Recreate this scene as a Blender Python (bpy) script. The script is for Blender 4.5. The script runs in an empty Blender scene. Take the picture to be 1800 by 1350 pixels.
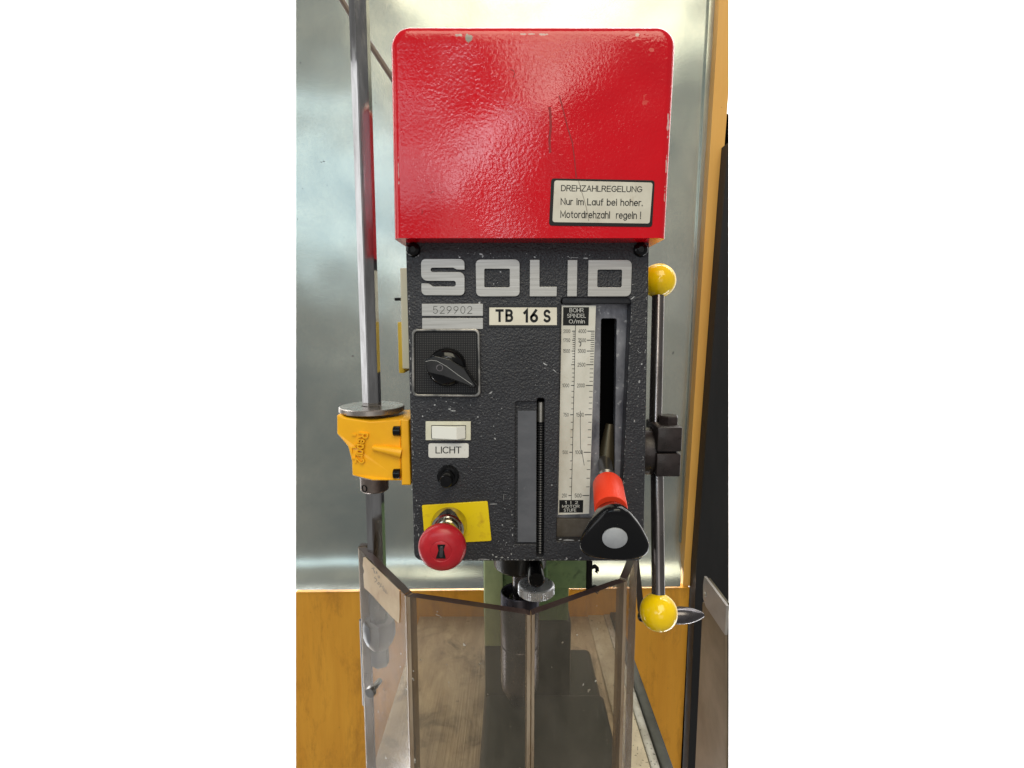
import bpy, bmesh, math, random
from mathutils import Vector, Matrix
random.seed(7)
sc = bpy.context.scene
R = math.radians

# ------------------------------------------------------------------ camera
ZE = 1.45            # eye height
CY = -0.47           # camera distance in front of the control panel (panel at y = 0)
PITCH = R(7.0)
FPX = 936.0          # focal length in pixels of the 1800 wide photograph
cam = bpy.data.cameras.new("camera"); cam.sensor_width = 36; cam.sensor_fit = 'HORIZONTAL'
cam.lens = FPX / 1800 * 36; cam.clip_start = 0.01; cam.clip_end = 100
co = bpy.data.objects.new("camera", cam); sc.collection.objects.link(co)
co.location = (0, CY, ZE); co.rotation_euler = (R(90) - PITCH, 0, 0)
sc.camera = co

# ------------------------------------------------------------------ world, lamps, exposure
w = bpy.data.worlds.new("World"); sc.world = w; w.use_nodes = True
w.node_tree.nodes["Background"].inputs[0].default_value = (1, 1, 1, 1)
w.node_tree.nodes["Background"].inputs[1].default_value = 0.27

def area(name, loc, target, sx, sy, radiance, col):
    l = bpy.data.lights.new(name, 'AREA'); l.shape = 'RECTANGLE'; l.size = sx; l.size_y = sy
    l.energy = radiance * math.pi * sx * sy; l.color = col
    o = bpy.data.objects.new(name, l); sc.collection.objects.link(o); o.location = loc
    o.rotation_euler = (Vector(target) - Vector(loc)).to_track_quat('-Z', 'Y').to_euler()
    return o
area("ceiling_lamp", (0.45, -2.6, ZE + 3.15), (0.05, 0, ZE), 2.6, 2.4, 5.6, (1.0, 0.93, 0.72))
area("side_window_lamp", (-2.4, -0.5, ZE + 0.35), (0, 0.0, ZE - 0.05), 1.3, 1.7, 1.7, (0.97, 0.98, 1.0))
area("window_lamp", (-1.35, -2.6, ZE + 0.95), (-0.1, 0, ZE), 1.2, 0.8, 3.2, (0.70, 0.89, 1.0))
area("front_fill_lamp", (0.12, -3.2, ZE - 0.05), (0.02, 0, ZE - 0.05), 1.5, 1.1, 1.4, (1.0, 0.99, 0.96))  # added fill light from the front, not a known window
area("pendant_lamp", (0.22, -3.0, ZE + 1.55), (0.05, 0, ZE + 0.1), 0.7, 0.5, 7.0, (1.0, 0.95, 0.86))
area("front_left_window_lamp", (-0.42, -3.0, ZE + 1.0), (-0.05, 0, ZE + 0.1), 0.5, 0.42, 9.0, (0.86, 0.92, 1.0))
# wash lamps added to whiten the wall, above, below and behind the metal sheet
area("wall_wash_upper", (0, 0.66, ZE + 1.25), (0, 1.25, ZE + 0.55), 5.0, 0.3, 12.0, (1, 1, 1))
area("wall_wash_middle", (0, 0.60, ZE + 0.0), (0, 1.25, ZE + 0.0), 0.6, 0.9, 27.0, (1, 1, 1))
area("wall_wash_lower", (0, 0.66, ZE - 1.70), (0, 1.25, ZE - 0.75), 5.0, 0.3, 12.5, (1, 1, 1))

sc.view_settings.view_transform = 'Standard'; sc.view_settings.look = 'None'
sc.view_settings.exposure = 0.0; sc.view_settings.gamma = 1.0; sc.view_settings.use_curve_mapping = False
sc.cycles.use_denoising = True
sc.cycles.max_bounces = 10; sc.cycles.transparent_max_bounces = 16
sc.cycles.caustics_reflective = False; sc.cycles.caustics_refractive = False

# ------------------------------------------------------------------ helpers
cp, sp = math.cos(PITCH), math.sin(PITCH)
def P(px, py, Y=0.0):
    """world point at depth Y that stands where the photograph shows (px, py)"""
    u = (px - 900) / FPX; v = (675 - py) / FPX
    t = (Y - CY) / (cp + v * sp)
    return Vector((u * t, Y, ZE + (-sp + v * cp) * t))
def mm(n, Y=0.0): return n * (Y - CY) / FPX        # n pixels as metres at depth Y

WPOS = {}
def link(o, parent=None, world=Vector((0, 0, 0))):
    sc.collection.objects.link(o); WPOS[o.name] = Vector(world)
    if parent is not None:
        o.parent = parent; o.location = Vector(world) - WPOS[parent.name]
    else: o.location = world
    return o
def thing(name, label, cat, loc, group=None):
    o = bpy.data.objects.new(name, None); o.empty_display_size = 0.05
    link(o, None, Vector(loc)); o['label'] = label; o['category'] = cat
    if group: o['group'] = group
    return o
def tag(o, label=None, cat=None, kind=None):
    if label: o['label'] = label
    if cat: o['category'] = cat
    if kind: o['kind'] = kind
    return o
def finish(name, me, mats, parent=None, smooth=35):
    """recentre a mesh that is in world coordinates and link it as one object"""
    me.name = name
    n = len(me.vertices)
    xs = [v.co for v in me.vertices]
    c = Vector([(min(p[i] for p in xs) + max(p[i] for p in xs)) / 2 for i in range(3)])
    me.transform(Matrix.Translation(-c))
    if not isinstance(mats, (list, tuple)): mats = [mats]
    idx = [p.material_index for p in me.polygons]
    me.materials.clear()
    for m in mats: me.materials.append(m)
    me.polygons.foreach_set('material_index', [min(i, len(mats) - 1) for i in idx])
    if smooth:
        me.polygons.foreach_set('use_smooth', [True] * len(me.polygons))
        me.set_sharp_from_angle(angle=R(smooth))
    me.update()
    o = bpy.data.objects.new(name, me)
    return link(o, parent, c)
def pymesh(name, verts, faces, mats, parent=None, smooth=35, fmat=None, fix=True):
    me = bpy.data.meshes.new(name); me.from_pydata([tuple(v) for v in verts], [], faces)
    if fmat: me.polygons.foreach_set('material_index', fmat)
    if fix:
        bm = bmesh.new(); bm.from_mesh(me); bmesh.ops.recalc_face_normals(bm, faces=bm.faces); bm.to_mesh(me); bm.free()
    return finish(name, me, mats, parent, smooth)
def bmobj(name, bm, mats, parent=None, smooth=35):
    bmesh.ops.recalc_face_normals(bm, faces=bm.faces)
    me = bpy.data.meshes.new(name); bm.to_mesh(me); bm.free()
    return finish(name, me, mats, parent, smooth)
def add_box(bm, lo, hi, bev=0.0, seg=2, M=None):
    r = bmesh.ops.create_cube(bm, size=1.0); vs = r['verts']
    lo, hi = Vector(lo), Vector(hi); c = (lo + hi) / 2; s = hi - lo
    for v in vs: v.co = Vector((v.co.x * s.x, v.co.y * s.y, v.co.z * s.z)) + c
    if bev:
        es = list({e for v in vs for e in v.link_edges})
        g = bmesh.ops.bevel(bm, geom=es, offset=bev, segments=seg, affect='EDGES', profile=0.5)
        vs = list({v for f in g['faces'] for v in f.verts} | {v for v in vs if v.is_valid})
    if M is not None:
        for v in vs: v.co = M @ v.co
def box(name, lo, hi, mat, parent=None, bev=0.001, seg=2, M=None):
    bm = bmesh.new(); add_box(bm, lo, hi, bev, seg, M); return bmobj(name, bm, mat, parent)
def pbox(name, x0, y0, x1, y1, Y, depth, mat, parent=None, bev=0.0008):
    """box whose front face covers the pixels x0..x1, y0..y1 at depth Y"""
    a = P(x0, y1, Y); b = P(x1, y0, Y)
    return box(name, (a.x, Y, a.z), (b.x, Y + depth, b.z), mat, parent, bev)
def rounded(pts, n=5):
    """pts: (x, z, r) polygon; returns the polygon with rounded corners"""
    out = []; N = len(pts)
    for i in range(N):
        p = Vector(pts[i][:2]); r = pts[i][2] if len(pts[i]) > 2 else 0
        a = Vector(pts[i - 1][:2]); b = Vector(pts[(i + 1) % N][:2])
        if r <= 0: out.append(tuple(p)); continue
        d1 = (a - p).normalized(); d2 = (b - p).normalized()
        ang = d1.angle(d2)
        if ang > R(179): out.append(tuple(p)); continue
        t = r / math.tan(ang / 2); lim = min((a - p).length, (b - p).length) * 0.5
        t = min(t, lim); r = t * math.tan(ang / 2)
        c = p + (d1 + d2).normalized() * (r / math.sin(ang / 2))
        s = p + d1 * t - c; e = p + d2 * t - c
        a0 = math.atan2(s.y, s.x); a1 = math.atan2(e.y, e.x)
        da = (a1 - a0 + math.pi) % (2 * math.pi) - math.pi
        for k in range(n + 1):
            q = a0 + da * k / n
            out.append((c.x + r * math.cos(q), c.y + r * math.sin(q)))
    return out
def curve_mesh(loops, thick, bevel, bres=2):
    cu = bpy.data.curves.new("c", 'CURVE'); cu.dimensions = '2D'; cu.fill_mode = 'BOTH'
    cu.extrude = max(thick / 2 - bevel, 1e-5); cu.bevel_depth = bevel; cu.bevel_resolution = bres
    cu.offset = -bevel
    for lp in loops:
        s = cu.splines.new('POLY'); s.points.add(len(lp) - 1); s.use_cyclic_u = True
        for q, p in zip(s.points, lp): q.co = (p[0], p[1], 0, 1)
    o = bpy.data.objects.new("c", cu); sc.collection.objects.link(o)
    bpy.context.view_layer.update()
    me = bpy.data.meshes.new_from_object(o.evaluated_get(bpy.context.evaluated_depsgraph_get()))
    bpy.data.objects.remove(o); bpy.data.curves.remove(cu)
    return me
def plate(name, loops, Y, thick, mat, parent=None, bevel=0.0003, bres=2, smooth=35):
    """flat plate with holes: loops of (px, py[, r_px]) read at depth Y, front face at Y"""
    L = []
    for lp in loops:
        pts = []
        for q in lp:
            a = P(q[0], q[1], Y); pts.append((a.x, a.z, mm(q[2], Y) if len(q) > 2 else 0))
        L.append(rounded(pts))
    me = curve_mesh(L, thick, bevel, bres)
    Yc = Y + thick / 2
    for v in me.vertices: v.co = Vector((v.co.x, Yc - v.co.z, v.co.y))
    return finish(name, me, mat, parent, smooth)
def rr(x0, y0, x1, y1, r=0): return [(x0, y0, r), (x1, y0, r), (x1, y1, r), (x0, y1, r)]
def arc(cx, cy, rx, ry, a0, a1, n=8):
    return [(cx + rx * math.cos(R(a0 + (a1 - a0) * k / n)), cy + ry * math.sin(R(a0 + (a1 - a0) * k / n))) for k in range(n + 1)]
def glyphs():
    G = {}
    def g(c, w, *st): G[c] = (w, st)
    g('A', .70, [(0, 0), (.35, 1), (.70, 0)], [(.13, .36), (.57, .36)])
    g('B', .60, [(.0, 0), (0, 1), (.32, 1)] + arc(.32, .765, .22, .235, 90, -90) + [(0, .53)], [(.32, .53)] + arc(.32, .265, .26, .265, 90, -90) + [(0, 0)])
    g('C', .70, arc(.38, .5, .38, .5, 45, 315, 14))
    g('D', .66, [(0, 0), (0, 1), (.24, 1)] + arc(.24, .5, .42, .5, 90, -90, 12) + [(0, 0)])
    g('E', .54, [(.54, 1), (0, 1), (0, 0), (.54, 0)], [(0, .52), (.48, .52)])
    g('F', .52, [(.52, 1), (0, 1), (0, 0)], [(0, .52), (.46, .52)])
    g('G', .74, arc(.38, .5, .38, .5, 45, 350, 14) + [(.74, .47), (.42, .47)])
    g('H', .62, [(0, 0), (0, 1)], [(.62, 0), (.62, 1)], [(0, .52), (.62, .52)])
    g('I', .02, [(.01, 0), (.01, 1)])
    g('L', .50, [(0, 1), (0, 0), (.50, 0)])
    g('M', .78, [(0, 0), (0, 1), (.39, .2), (.78, 1), (.78, 0)])
    g('N', .64, [(0, 0), (0, 1), (.64, 0), (.64, 1)])
    g('O', .78, arc(.39, .5, .39, .5, 90, 450, 20))
    g('P', .58, [(0, 0), (0, 1), (.32, 1)] + arc(.32, .74, .25, .26, 90, -90) + [(0, .48)])
    g('R', .62, [(0, 0), (0, 1), (.34, 1)] + arc(.34, .75, .25, .25, 90, -90) + [(0, .50)], [(.34, .5), (.62, 0)])
    g('S', .60, arc(.30, .745, .27, .255, 30, 270, 10) + arc(.30, .245, .29, .245, 90, -150, 10))
    g('T', .62, [(0, 1), (.62, 1)], [(.31, 1), (.31, 0)])
    g('U', .64, [(0, 1), (0, .32)] + arc(.32, .32, .32, .32, 180, 360, 10) + [(.64, 1)])
    g('Z', .60, [(.02, 1), (.60, 1), (0, 0), (.60, 0)])
    x = .70
    g('a', .50, arc(.25, .35, .25, .35, 0, 360, 16), [(.50, x), (.50, 0)])
    g('b', .50, [(0, 1), (0, 0)], arc(.25, .35, .25, .35, 180, 540, 16))
    g('d', .50, [(.50, 1), (.50, 0)], arc(.25, .35, .25, .35, 0, 360, 16))
    g('e', .52, [(.0, .37), (.52, .37)] + arc(.26, .35, .26, .35, 0, 310, 14))
    g('f', .30, arc(.26, .86, .14, .14, 80, 180, 5) + [(.12, 0)], [(0, .66), (.30, .66)])
    g('g', .50, arc(.25, .35, .25, .35, 0, 360, 16), [(.50, x), (.50, -.06)] + arc(.25, -.06, .25, .22, 0, -150, 8))
    g('h', .46, [(0, 1), (0, 0)], [(0, .40)] + arc(.23, .45, .23, .25, 170, 0, 8) + [(.46, 0)])
    g('i', .02, [(.01, x), (.01, 0)], [(.01, .90), (.01, 1.0)])
    g('l', .02, [(.01, 1), (.01, 0)])
    g('m', .78, [(0, x), (0, 0)], [(0, .42)] + arc(.195, .47, .195, .23, 170, 0, 8) + [(.39, 0)], [(.39, .42)] + arc(.585, .47, .195, .23, 170, 0, 8) + [(.78, 0)])
    g('n', .46, [(0, x), (0, 0)], [(0, .40)] + arc(.23, .45, .23, .25, 170, 0, 8) + [(.46, 0)])
    g('o', .54, arc(.27, .35, .27, .35, 90, 450, 16))
    g('p', .50, [(0, x), (0, -.28)], arc(.25, .35, .25, .35, 180, 540, 16))
    g('r', .28, [(0, x), (0, 0)], [(0, .40)] + arc(.25, .42, .25, .28, 170, 80, 6))
    g('t', .30, [(.13, .92), (.13, .14)] + arc(.27, .14, .14, .14, 180, 270, 5), [(0, .68), (.30, .68)])
    g('u', .46, [(0, x), (0, .25)] + arc(.23, .25, .23, .25, 180, 360, 8), [(.46, x), (.46, 0)])
    g('z', .44, [(0, x), (.44, x), (0, 0), (.44, 0)])
    g('0', .56, arc(.28, .5, .28, .5, 90, 450, 18))
    g('1', .24, [(0, .78), (.22, 1), (.22, 0)])
    g('2', .56, arc(.28, .72, .27, .28, 170, -35, 9) + [(0, 0), (.56, 0)])
    g('3', .56, [(0.02, 1), (.52, 1), (.24, .60)] + arc(.26, .30, .29, .30, 95, -155, 10))
    g('4', .58, [(.44, 0), (.44, 1), (0, .27), (.58, .27)])
    g('5', .56, [(.50, 1), (.08, 1), (.03, .54)] + arc(.27, .32, .29, .32, 140, -150, 10))
    g('6', .56, [(.46, 1), (.06, .46)] + arc(.28, .29, .28, .29, 150, 510, 14))
    g('7', .52, [(0, 1), (.52, 1), (.16, 0)])
    g('9', .56, arc(.28, .71, .28, .29, -30, 330, 14) + [(.50, .54), (.10, 0)])
    g('.', .02, [(.01, 0), (.01, .09)]); g('!', .02, [(.01, .30), (.01, 1)], [(.01, 0), (.01, .10)])
    g('/', .42, [(0, -.05), (.42, 1.05)]); g(' ', .24)
    return G
GL = glyphs()
def ribbon(pts, wd):
    """mitred ribbon of quads along a polyline; returns verts, faces"""
    pts = [Vector(p) for p in pts]; n = len(pts)
    closed = (pts[0] - pts[-1]).length < 1e-4
    V = []; F = []
    for i in range(n):
        if closed: a = pts[i - 1] if i else pts[n - 2]; b = pts[i + 1] if i < n - 1 else pts[1]
        else: a = pts[max(i - 1, 0)]; b = pts[min(i + 1, n - 1)]
        d1 = (pts[i] - a); d2 = (b - pts[i])
        d1 = d1.normalized() if d1.length > 1e-6 else d2.normalized(); d2 = d2.normalized() if d2.length > 1e-6 else d1
        n1 = Vector((-d1.y, d1.x)); n2 = Vector((-d2.y, d2.x)); m = n1 + n2
        m = m.normalized() if m.length > 1e-5 else n1
        k = wd / 2 / max(m.dot(n1), 0.4)
        p = pts[i]
        if not closed and i == 0: p = p - d2 * wd * 0.5
        if not closed and i == n - 1: p = p + d1 * wd * 0.5
        V += [p + m * k, p - m * k]
        if i: F.append((2 * i - 2, 2 * i - 1, 2 * i + 1, 2 * i))
    return V, F
def text(name, s, quad, Y, mat, parent, weight=0.13, rel=0.0, gap=0.22, xs=1.0, slope=0.0):
    """monoline lettering whose bounding box (caps) fills the pixel quad tl, tr, br, bl at depth Y"""
    V = []; F = []; x = 0; lift = []; k = 0
    for c in s:
        wd, st = GL[c]
        for l in st:
            v, f = ribbon([(x + p[0] * xs, p[1]) for p in l], weight)
            n = len(V); V += v; F += [tuple(n + i for i in q) for q in f]; lift += [k % 4] * len(v); k += 1
        x += wd * xs + gap
    x0, x1 = min(v.x for v in V), max(v.x for v in V); y0, y1 = -weight / 2, 1 + weight / 2
    tl, tr, br, bl = [Vector(q) for q in quad]; W = []
    for v, lf in zip(V, lift):
        a = (v.x - x0) / (x1 - x0); b = (v.y - y0) / (y1 - y0)
        q = (bl * (1 - a) + br * a) * (1 - b) + (tl * (1 - a) + tr * a) * b
        yy = Y(q.y) if callable(Y) else Y
        W.append(P(q.x, q.y, yy + slope * max(0, 652 - q.x) * 0.00052 - lf * 0.000015))
    if rel:
        n = len(W); W = [p + Vector((0, -rel, 0)) for p in W] + [p + Vector((0, rel, 0)) for p in W]
        F2 = list(F)
        for q in F:
            for i in range(4): a, b = q[i], q[(i + 1) % 4]; F2.append((a, b, b + n, a + n))
        F = F2
    F = [tuple(reversed(q)) for q in F] if not rel else F
    return pymesh(name, W, F, mat, parent, 0, fix=bool(rel))
def tq(x0, y0, x1, y1): return [(x0, y0), (x1, y0), (x1, y1), (x0, y1)]
def ortho(axis):
    a = Vector(axis).normalized()
    u = a.cross(Vector((0, 0, 1)) if abs(a.z) < 0.9 else Vector((1, 0, 0))).normalized()
    return a, u, a.cross(u).normalized()
def lathe(name, base, axis, prof, mat, parent=None, n=40, smooth=35, mats=None):
    """revolve prof (distance along axis, radius) round an axis starting at base"""
    a, u, v = ortho(axis); base = Vector(base); V = []; Fc = []
    for (d, r) in prof:
        for k in range(n):
            t = 2 * math.pi * k / n
            V.append(base + a * d + (u * math.cos(t) + v * math.sin(t)) * max(r, 1e-6))
    m = len(prof)
    for i in range(m - 1):
        for k in range(n):
            j = (k + 1) % n
            Fc.append((i * n + k, i * n + j, (i + 1) * n + j, (i + 1) * n + k))
    if prof[0][1] > 1e-5: Fc.append(tuple(range(n))[::-1])
    if prof[-1][1] > 1e-5: Fc.append(tuple((m - 1) * n + k for k in range(n)))
    return pymesh(name, V, Fc, mat, parent, smooth)
def ring(name, base, axis, r0, r1, d0, d1, mat, parent=None, n=40, bev=0.0004):
    """closed ring, inner radius r0, outer r1, from d0 to d1 along the axis"""
    b = bev
    pr = [(d0, r0 + b), (d0, r1 - b), (d0 + b, r1), (d1 - b, r1), (d1, r1 - b), (d1, r0 + b), (d1 - b, r0), (d0 + b, r0)]
    a, u, v = ortho(axis); base = Vector(base); V = []; Fc = []; m = len(pr)
    for (d, r) in pr:
        for k in range(n):
            t = 2 * math.pi * k / n; V.append(base + a * d + (u * math.cos(t) + v * math.sin(t)) * r)
    for i in range(m):
        i2 = (i + 1) % m
        for k in range(n):
            j = (k + 1) % n; Fc.append((i * n + k, i * n + j, i2 * n + j, i2 * n + k))
    return pymesh(name, V, Fc, mat, parent, 35)
def tube(name, pts, r, mat, parent=None, n=16):
    """round bar along a polyline"""
    V = []; Fc = []; pts = [Vector(p) for p in pts]
    for i, p in enumerate(pts):
        d = (pts[min(i + 1, len(pts) - 1)] - pts[max(i - 1, 0)]); a, u, v = ortho(d)
        rad = r[i] if isinstance(r, (list, tuple)) else r
        for k in range(n):
            t = 2 * math.pi * k / n; V.append(p + (u * math.cos(t) + v * math.sin(t)) * rad)
    for i in range(len(pts) - 1):
        for k in range(n):
            j = (k + 1) % n; Fc.append((i * n + k, i * n + j, (i + 1) * n + j, (i + 1) * n + k))
    Fc.append(tuple(range(n))[::-1]); Fc.append(tuple((len(pts) - 1) * n + k for k in range(n)))
    return pymesh(name, V, Fc, mat, parent, 40)
def slab(name, corners, depth, mat, parent=None):
    """front quad of (px, py, Y) corners, pushed back by depth"""
    f = [P(*c) for c in corners]; b = [p + Vector((0, depth, 0)) for p in f]; n = len(f)
    F = [tuple(range(n)), tuple(range(n, 2 * n))[::-1]] + [(i, (i + 1) % n, n + (i + 1) % n, n + i) for i in range(n)]
    return pymesh(name, f + b, F, mat, parent, 30)

# ------------------------------------------------------------------ materials
def nodes(name):
    m = bpy.data.materials.new(name); m.use_nodes = True
    nt = m.node_tree; return m, nt, nt.nodes["Principled BSDF"], nt.nodes, nt.links
def tex_in(nt, scale=(1, 1, 1)):
    tc = nt.nodes.new('ShaderNodeTexCoord'); mp = nt.nodes.new('ShaderNodeMapping')
    mp.inputs['Scale'].default_value = scale; nt.links.new(tc.outputs['Object'], mp.inputs['Vector'])
    return mp.outputs[0]
def noise(nt, vec, scale, detail=4, rough=0.55, dist=0.0):
    n = nt.nodes.new('ShaderNodeTexNoise'); n.inputs['Scale'].default_value = scale
    n.inputs['Detail'].default_value = detail; n.inputs['Roughness'].default_value = rough
    n.inputs['Distortion'].default_value = dist
    nt.links.new(vec, n.inputs['Vector']); return n.outputs['Fac']
def ramp(nt, fac, p0, p1, c0=(0, 0, 0), c1=(1, 1, 1)):
    r = nt.nodes.new('ShaderNodeValToRGB'); e = r.color_ramp.elements
    e[0].position = p0; e[1].position = p1; e[0].color = (*c0, 1); e[1].color = (*c1, 1)
    nt.links.new(fac, r.inputs[0]); return r.outputs[0]
def mix(nt, fac, a, b):
    m = nt.nodes.new('ShaderNodeMix'); m.data_type = 'RGBA'
    for sock, val in ((m.inputs[0], fac), (m.inputs[6], a), (m.inputs[7], b)):
        if hasattr(val, 'links'): nt.links.new(val, sock)
        elif isinstance(val, tuple): sock.default_value = (*val, 1)
        else: sock.default_value = val
    return m.outputs[2]
def M(name, base, rough=0.5, metal=0.0, spec=0.5, var=None, vscale=30, vlo=0.35, vhi=0.65, vstretch=(1, 1, 1),
      bump=None, bstretch=(1, 1, 1), speck=None, rvar=0.0, coat=0.0, aniso=0.0, dirt=None):
    m, nt, b, N, L = nodes(name)
    col = base
    if var:
        f = ramp(nt, noise(nt, tex_in(nt, vstretch), vscale, 6, 0.6, 0.3), vlo, vhi)
        col = mix(nt, f, base, var)
    if dirt:      # (colour, scale, lo, hi)
        f = ramp(nt, noise(nt, tex_in(nt), dirt[1], 8, 0.7, 0.5), dirt[2], dirt[3]); col = mix(nt, f, col, dirt[0])
    if speck:     # (colour, scale, lo, hi)
        f = ramp(nt, noise(nt, tex_in(nt), speck[1], 3, 0.6), speck[2], speck[3]); col = mix(nt, f, col, speck[0])
    if isinstance(col, tuple): b.inputs['Base Color'].default_value = (*col, 1)
    else: L.new(col, b.inputs['Base Color'])
    b.inputs['Metallic'].default_value = metal; b.inputs['Specular IOR Level'].default_value = spec
    b.inputs['Coat Weight'].default_value = coat; b.inputs['Coat Roughness'].default_value = 0.12
    b.inputs['Anisotropic'].default_value = aniso
    if rvar:
        r = nt.nodes.new('ShaderNodeMapRange'); L.new(noise(nt, tex_in(nt, vstretch), vscale * 1.7, 5, 0.6), r.inputs[0])
        r.inputs[1].default_value = 0.3; r.inputs[2].default_value = 0.7
        r.inputs[3].default_value = max(rough - rvar, 0.02); r.inputs[4].default_value = min(rough + rvar, 1)
        L.new(r.outputs[0], b.inputs['Roughness'])
    else: b.inputs['Roughness'].default_value = rough
    if bump:      # (scale, strength, distance, detail)
        bp = nt.nodes.new('ShaderNodeBump'); bp.inputs['Strength'].default_value = bump[1]; bp.inputs['Distance'].default_value = bump[2]
        L.new(noise(nt, tex_in(nt, bstretch), bump[0], bump[3] if len(bump) > 3 else 2, 0.5), bp.inputs['Height'])
        L.new(bp.outputs[0], b.inputs['Normal'])
    return m

panel_paint = M('charcoal_texture_paint', (0.022, 0.022, 0.026), 0.36, spec=0.42, var=(0.031, 0.031, 0.036), vscale=25,
                bump=(560, 1.0, 0.0011, 2), speck=((0.42, 0.42, 0.44), 300, 0.765, 0.80))
dark_paint = M('charcoal_paint', (0.026, 0.026, 0.03), 0.5, spec=0.3, bump=(500, 0.5, 0.0004))
alu = M('brushed_aluminium', (0.50, 0.49, 0.465), 0.46, metal=0.7, var=(0.36, 0.35, 0.33), vscale=60, vstretch=(0.25, 1, 14), rvar=0.1,
        bump=(300, 0.15, 0.0002), bstretch=(0.1, 1, 6))
letter_side = M('letter_side_black', (0.01, 0.01, 0.011), 0.5, spec=0.2)
steel = M('bright_steel', (0.62, 0.61, 0.60), 0.22, metal=1.0, var=(0.46, 0.45, 0.43), vscale=40, vstretch=(1, 1, 0.3), rvar=0.08)
rod_steel = M('drawn_steel', (0.42, 0.415, 0.41), 0.10, metal=1.0, var=(0.27, 0.262, 0.255), vscale=30, vstretch=(3, 3, 0.5), rvar=0.08,
              dirt=((0.25, 0.22, 0.2), 60, 0.66, 0.8))
dark_steel = M('burnished_steel', (0.16, 0.15, 0.155), 0.24, metal=0.9, var=(0.09, 0.08, 0.085), vscale=50, rvar=0.08)
lever_steel = M('warm_lever_steel', (0.25, 0.225, 0.215), 0.22, metal=0.95, var=(0.13, 0.115, 0.11), vscale=30, vstretch=(1, 1, 0.4), rvar=0.07)
oily_steel = M('oily_black_steel', (0.020, 0.016, 0.015), 0.36, metal=0.2, spec=0.35, var=(0.038, 0.028, 0.028), vscale=45, rvar=0.15, bump=(260, 0.5, 0.0004, 4))
collar_steel = M('tarnished_steel', (0.28, 0.23, 0.20), 0.35, metal=0.8, var=(0.18, 0.14, 0.12), vscale=40, rvar=0.1)
chrome = M('chrome', (0.66, 0.64, 0.60), 0.12, metal=1.0, var=(0.40, 0.36, 0.28), vscale=70)
knurl = M('knurled_aluminium', (0.75, 0.76, 0.79), 0.3, metal=0.8, rvar=0.1, vscale=60)
black_plastic = M('black_plastic', (0.003, 0.003, 0.0035), 0.14, spec=0.30, rvar=0.05, vscale=60)
black_matt = M('black_matt', (0.008, 0.008, 0.008), 0.55, spec=0.15)
black_void = M('unlit_inside', (0.002, 0.002, 0.002), 0.9, spec=0.0)  # near-black colour stands in for shade inside slots and the cabinet gap
yellow_plastic = M('yellow_ball_plastic', (0.93, 0.63, 0.003), 0.13, spec=0.5, var=(0.88, 0.57, 0.003), vscale=50, dirt=((0.50, 0.31, 0.02), 110, 0.60, 0.80), rvar=0.08)
yellow_cast = M('yellow_cast_paint', (0.92, 0.46, 0.010), 0.36, spec=0.4, var=(0.86, 0.41, 0.010), vscale=35, bump=(240, 0.25, 0.0005, 4), dirt=((0.40, 0.20, 0.02), 45, 0.66, 0.82))
yellow_plate = M('yellow_plate', (0.80, 0.58, 0.003), 0.35, spec=0.4, dirt=((0.50, 0.30, 0.01), 70, 0.55, 0.75))
estop_red = M('red_button_plastic', (0.46, 0.014, 0.022), 0.32, spec=0.4, var=(0.36, 0.008, 0.015), vscale=60, bump=(90, 0.05, 0.0005), dirt=((0.30, 0.03, 0.035), 130, 0.6, 0.8))
sleeve_red = M('orange_red_sleeve', (0.86, 0.055, 0.018), 0.45, spec=0.35, dirt=((0.60, 0.04, 0.02), 120, 0.62, 0.8))
cap_grey = M('grey_cap', (0.42, 0.43, 0.45), 0.45, var=(0.36, 0.37, 0.39), vscale=150)
cream = M('cream_plastic', (0.70, 0.68, 0.55), 0.4, var=(0.60, 0.57, 0.44), vscale=60, dirt=((0.25, 0.17, 0.08), 180, 0.66, 0.8))
rocker_white = M('white_rocker', (0.80, 0.79, 0.73), 0.3, dirt=((0.35, 0.27, 0.17), 190, 0.64, 0.78))
label_white = M('white_label', (0.72, 0.71, 0.67), 0.4, var=(0.63, 0.61, 0.56), vscale=40, dirt=((0.40, 0.34, 0.27), 110, 0.64, 0.82))
cream_label = M('cream_label', (0.74, 0.70, 0.58), 0.4, var=(0.68, 0.63, 0.52), vscale=60, dirt=((0.42, 0.36, 0.25), 130, 0.66, 0.84))
sticker_face = M('silver_sticker', (0.62, 0.59, 0.50), 0.42, metal=0.15, var=(0.52, 0.48, 0.40), vscale=30, dirt=((0.42, 0.36, 0.27), 70, 0.6, 0.8))
scale_face = M('printed_scale', (0.72, 0.70, 0.63), 0.4, var=(0.58, 0.55, 0.47), vscale=28, dirt=((0.42, 0.30, 0.18), 55, 0.60, 0.80))
worn_metal = M('worn_grey_metal', (0.28, 0.28, 0.30), 0.40, metal=0.4, var=(0.07, 0.07, 0.085), vscale=45, vstretch=(1, 1, 0.5), rvar=0.12, speck=((0.45, 0.45, 0.45), 160, 0.62, 0.72))
brown_metal = M('grimy_metal', (0.085, 0.070, 0.052), 0.5, metal=0.4, var=(0.13, 0.11, 0.09), vscale=90, speck=((0.5, 0.48, 0.42), 260, 0.72, 0.78))
ruler_grey = M('grey_ruler_film', (0.115, 0.118, 0.132), 0.45, spec=0.35, var=(0.085, 0.088, 0.10), vscale=30, vstretch=(1, 1, 2), dirt=((0.20, 0.21, 0.23), 90, 0.62, 0.8))
ink = M('black_ink', (0.012, 0.012, 0.012), 0.5, spec=0.2)
ink_grey = M('stamped_ink', (0.10, 0.10, 0.095), 0.5, spec=0.2)
print_white = M('white_print', (0.60, 0.59, 0.55), 0.5)
chip_paint = M('bare_metal_chip', (0.50, 0.50, 0.50), 0.4, metal=0.3, var=(0.30, 0.30, 0.30), vscale=400)
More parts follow.
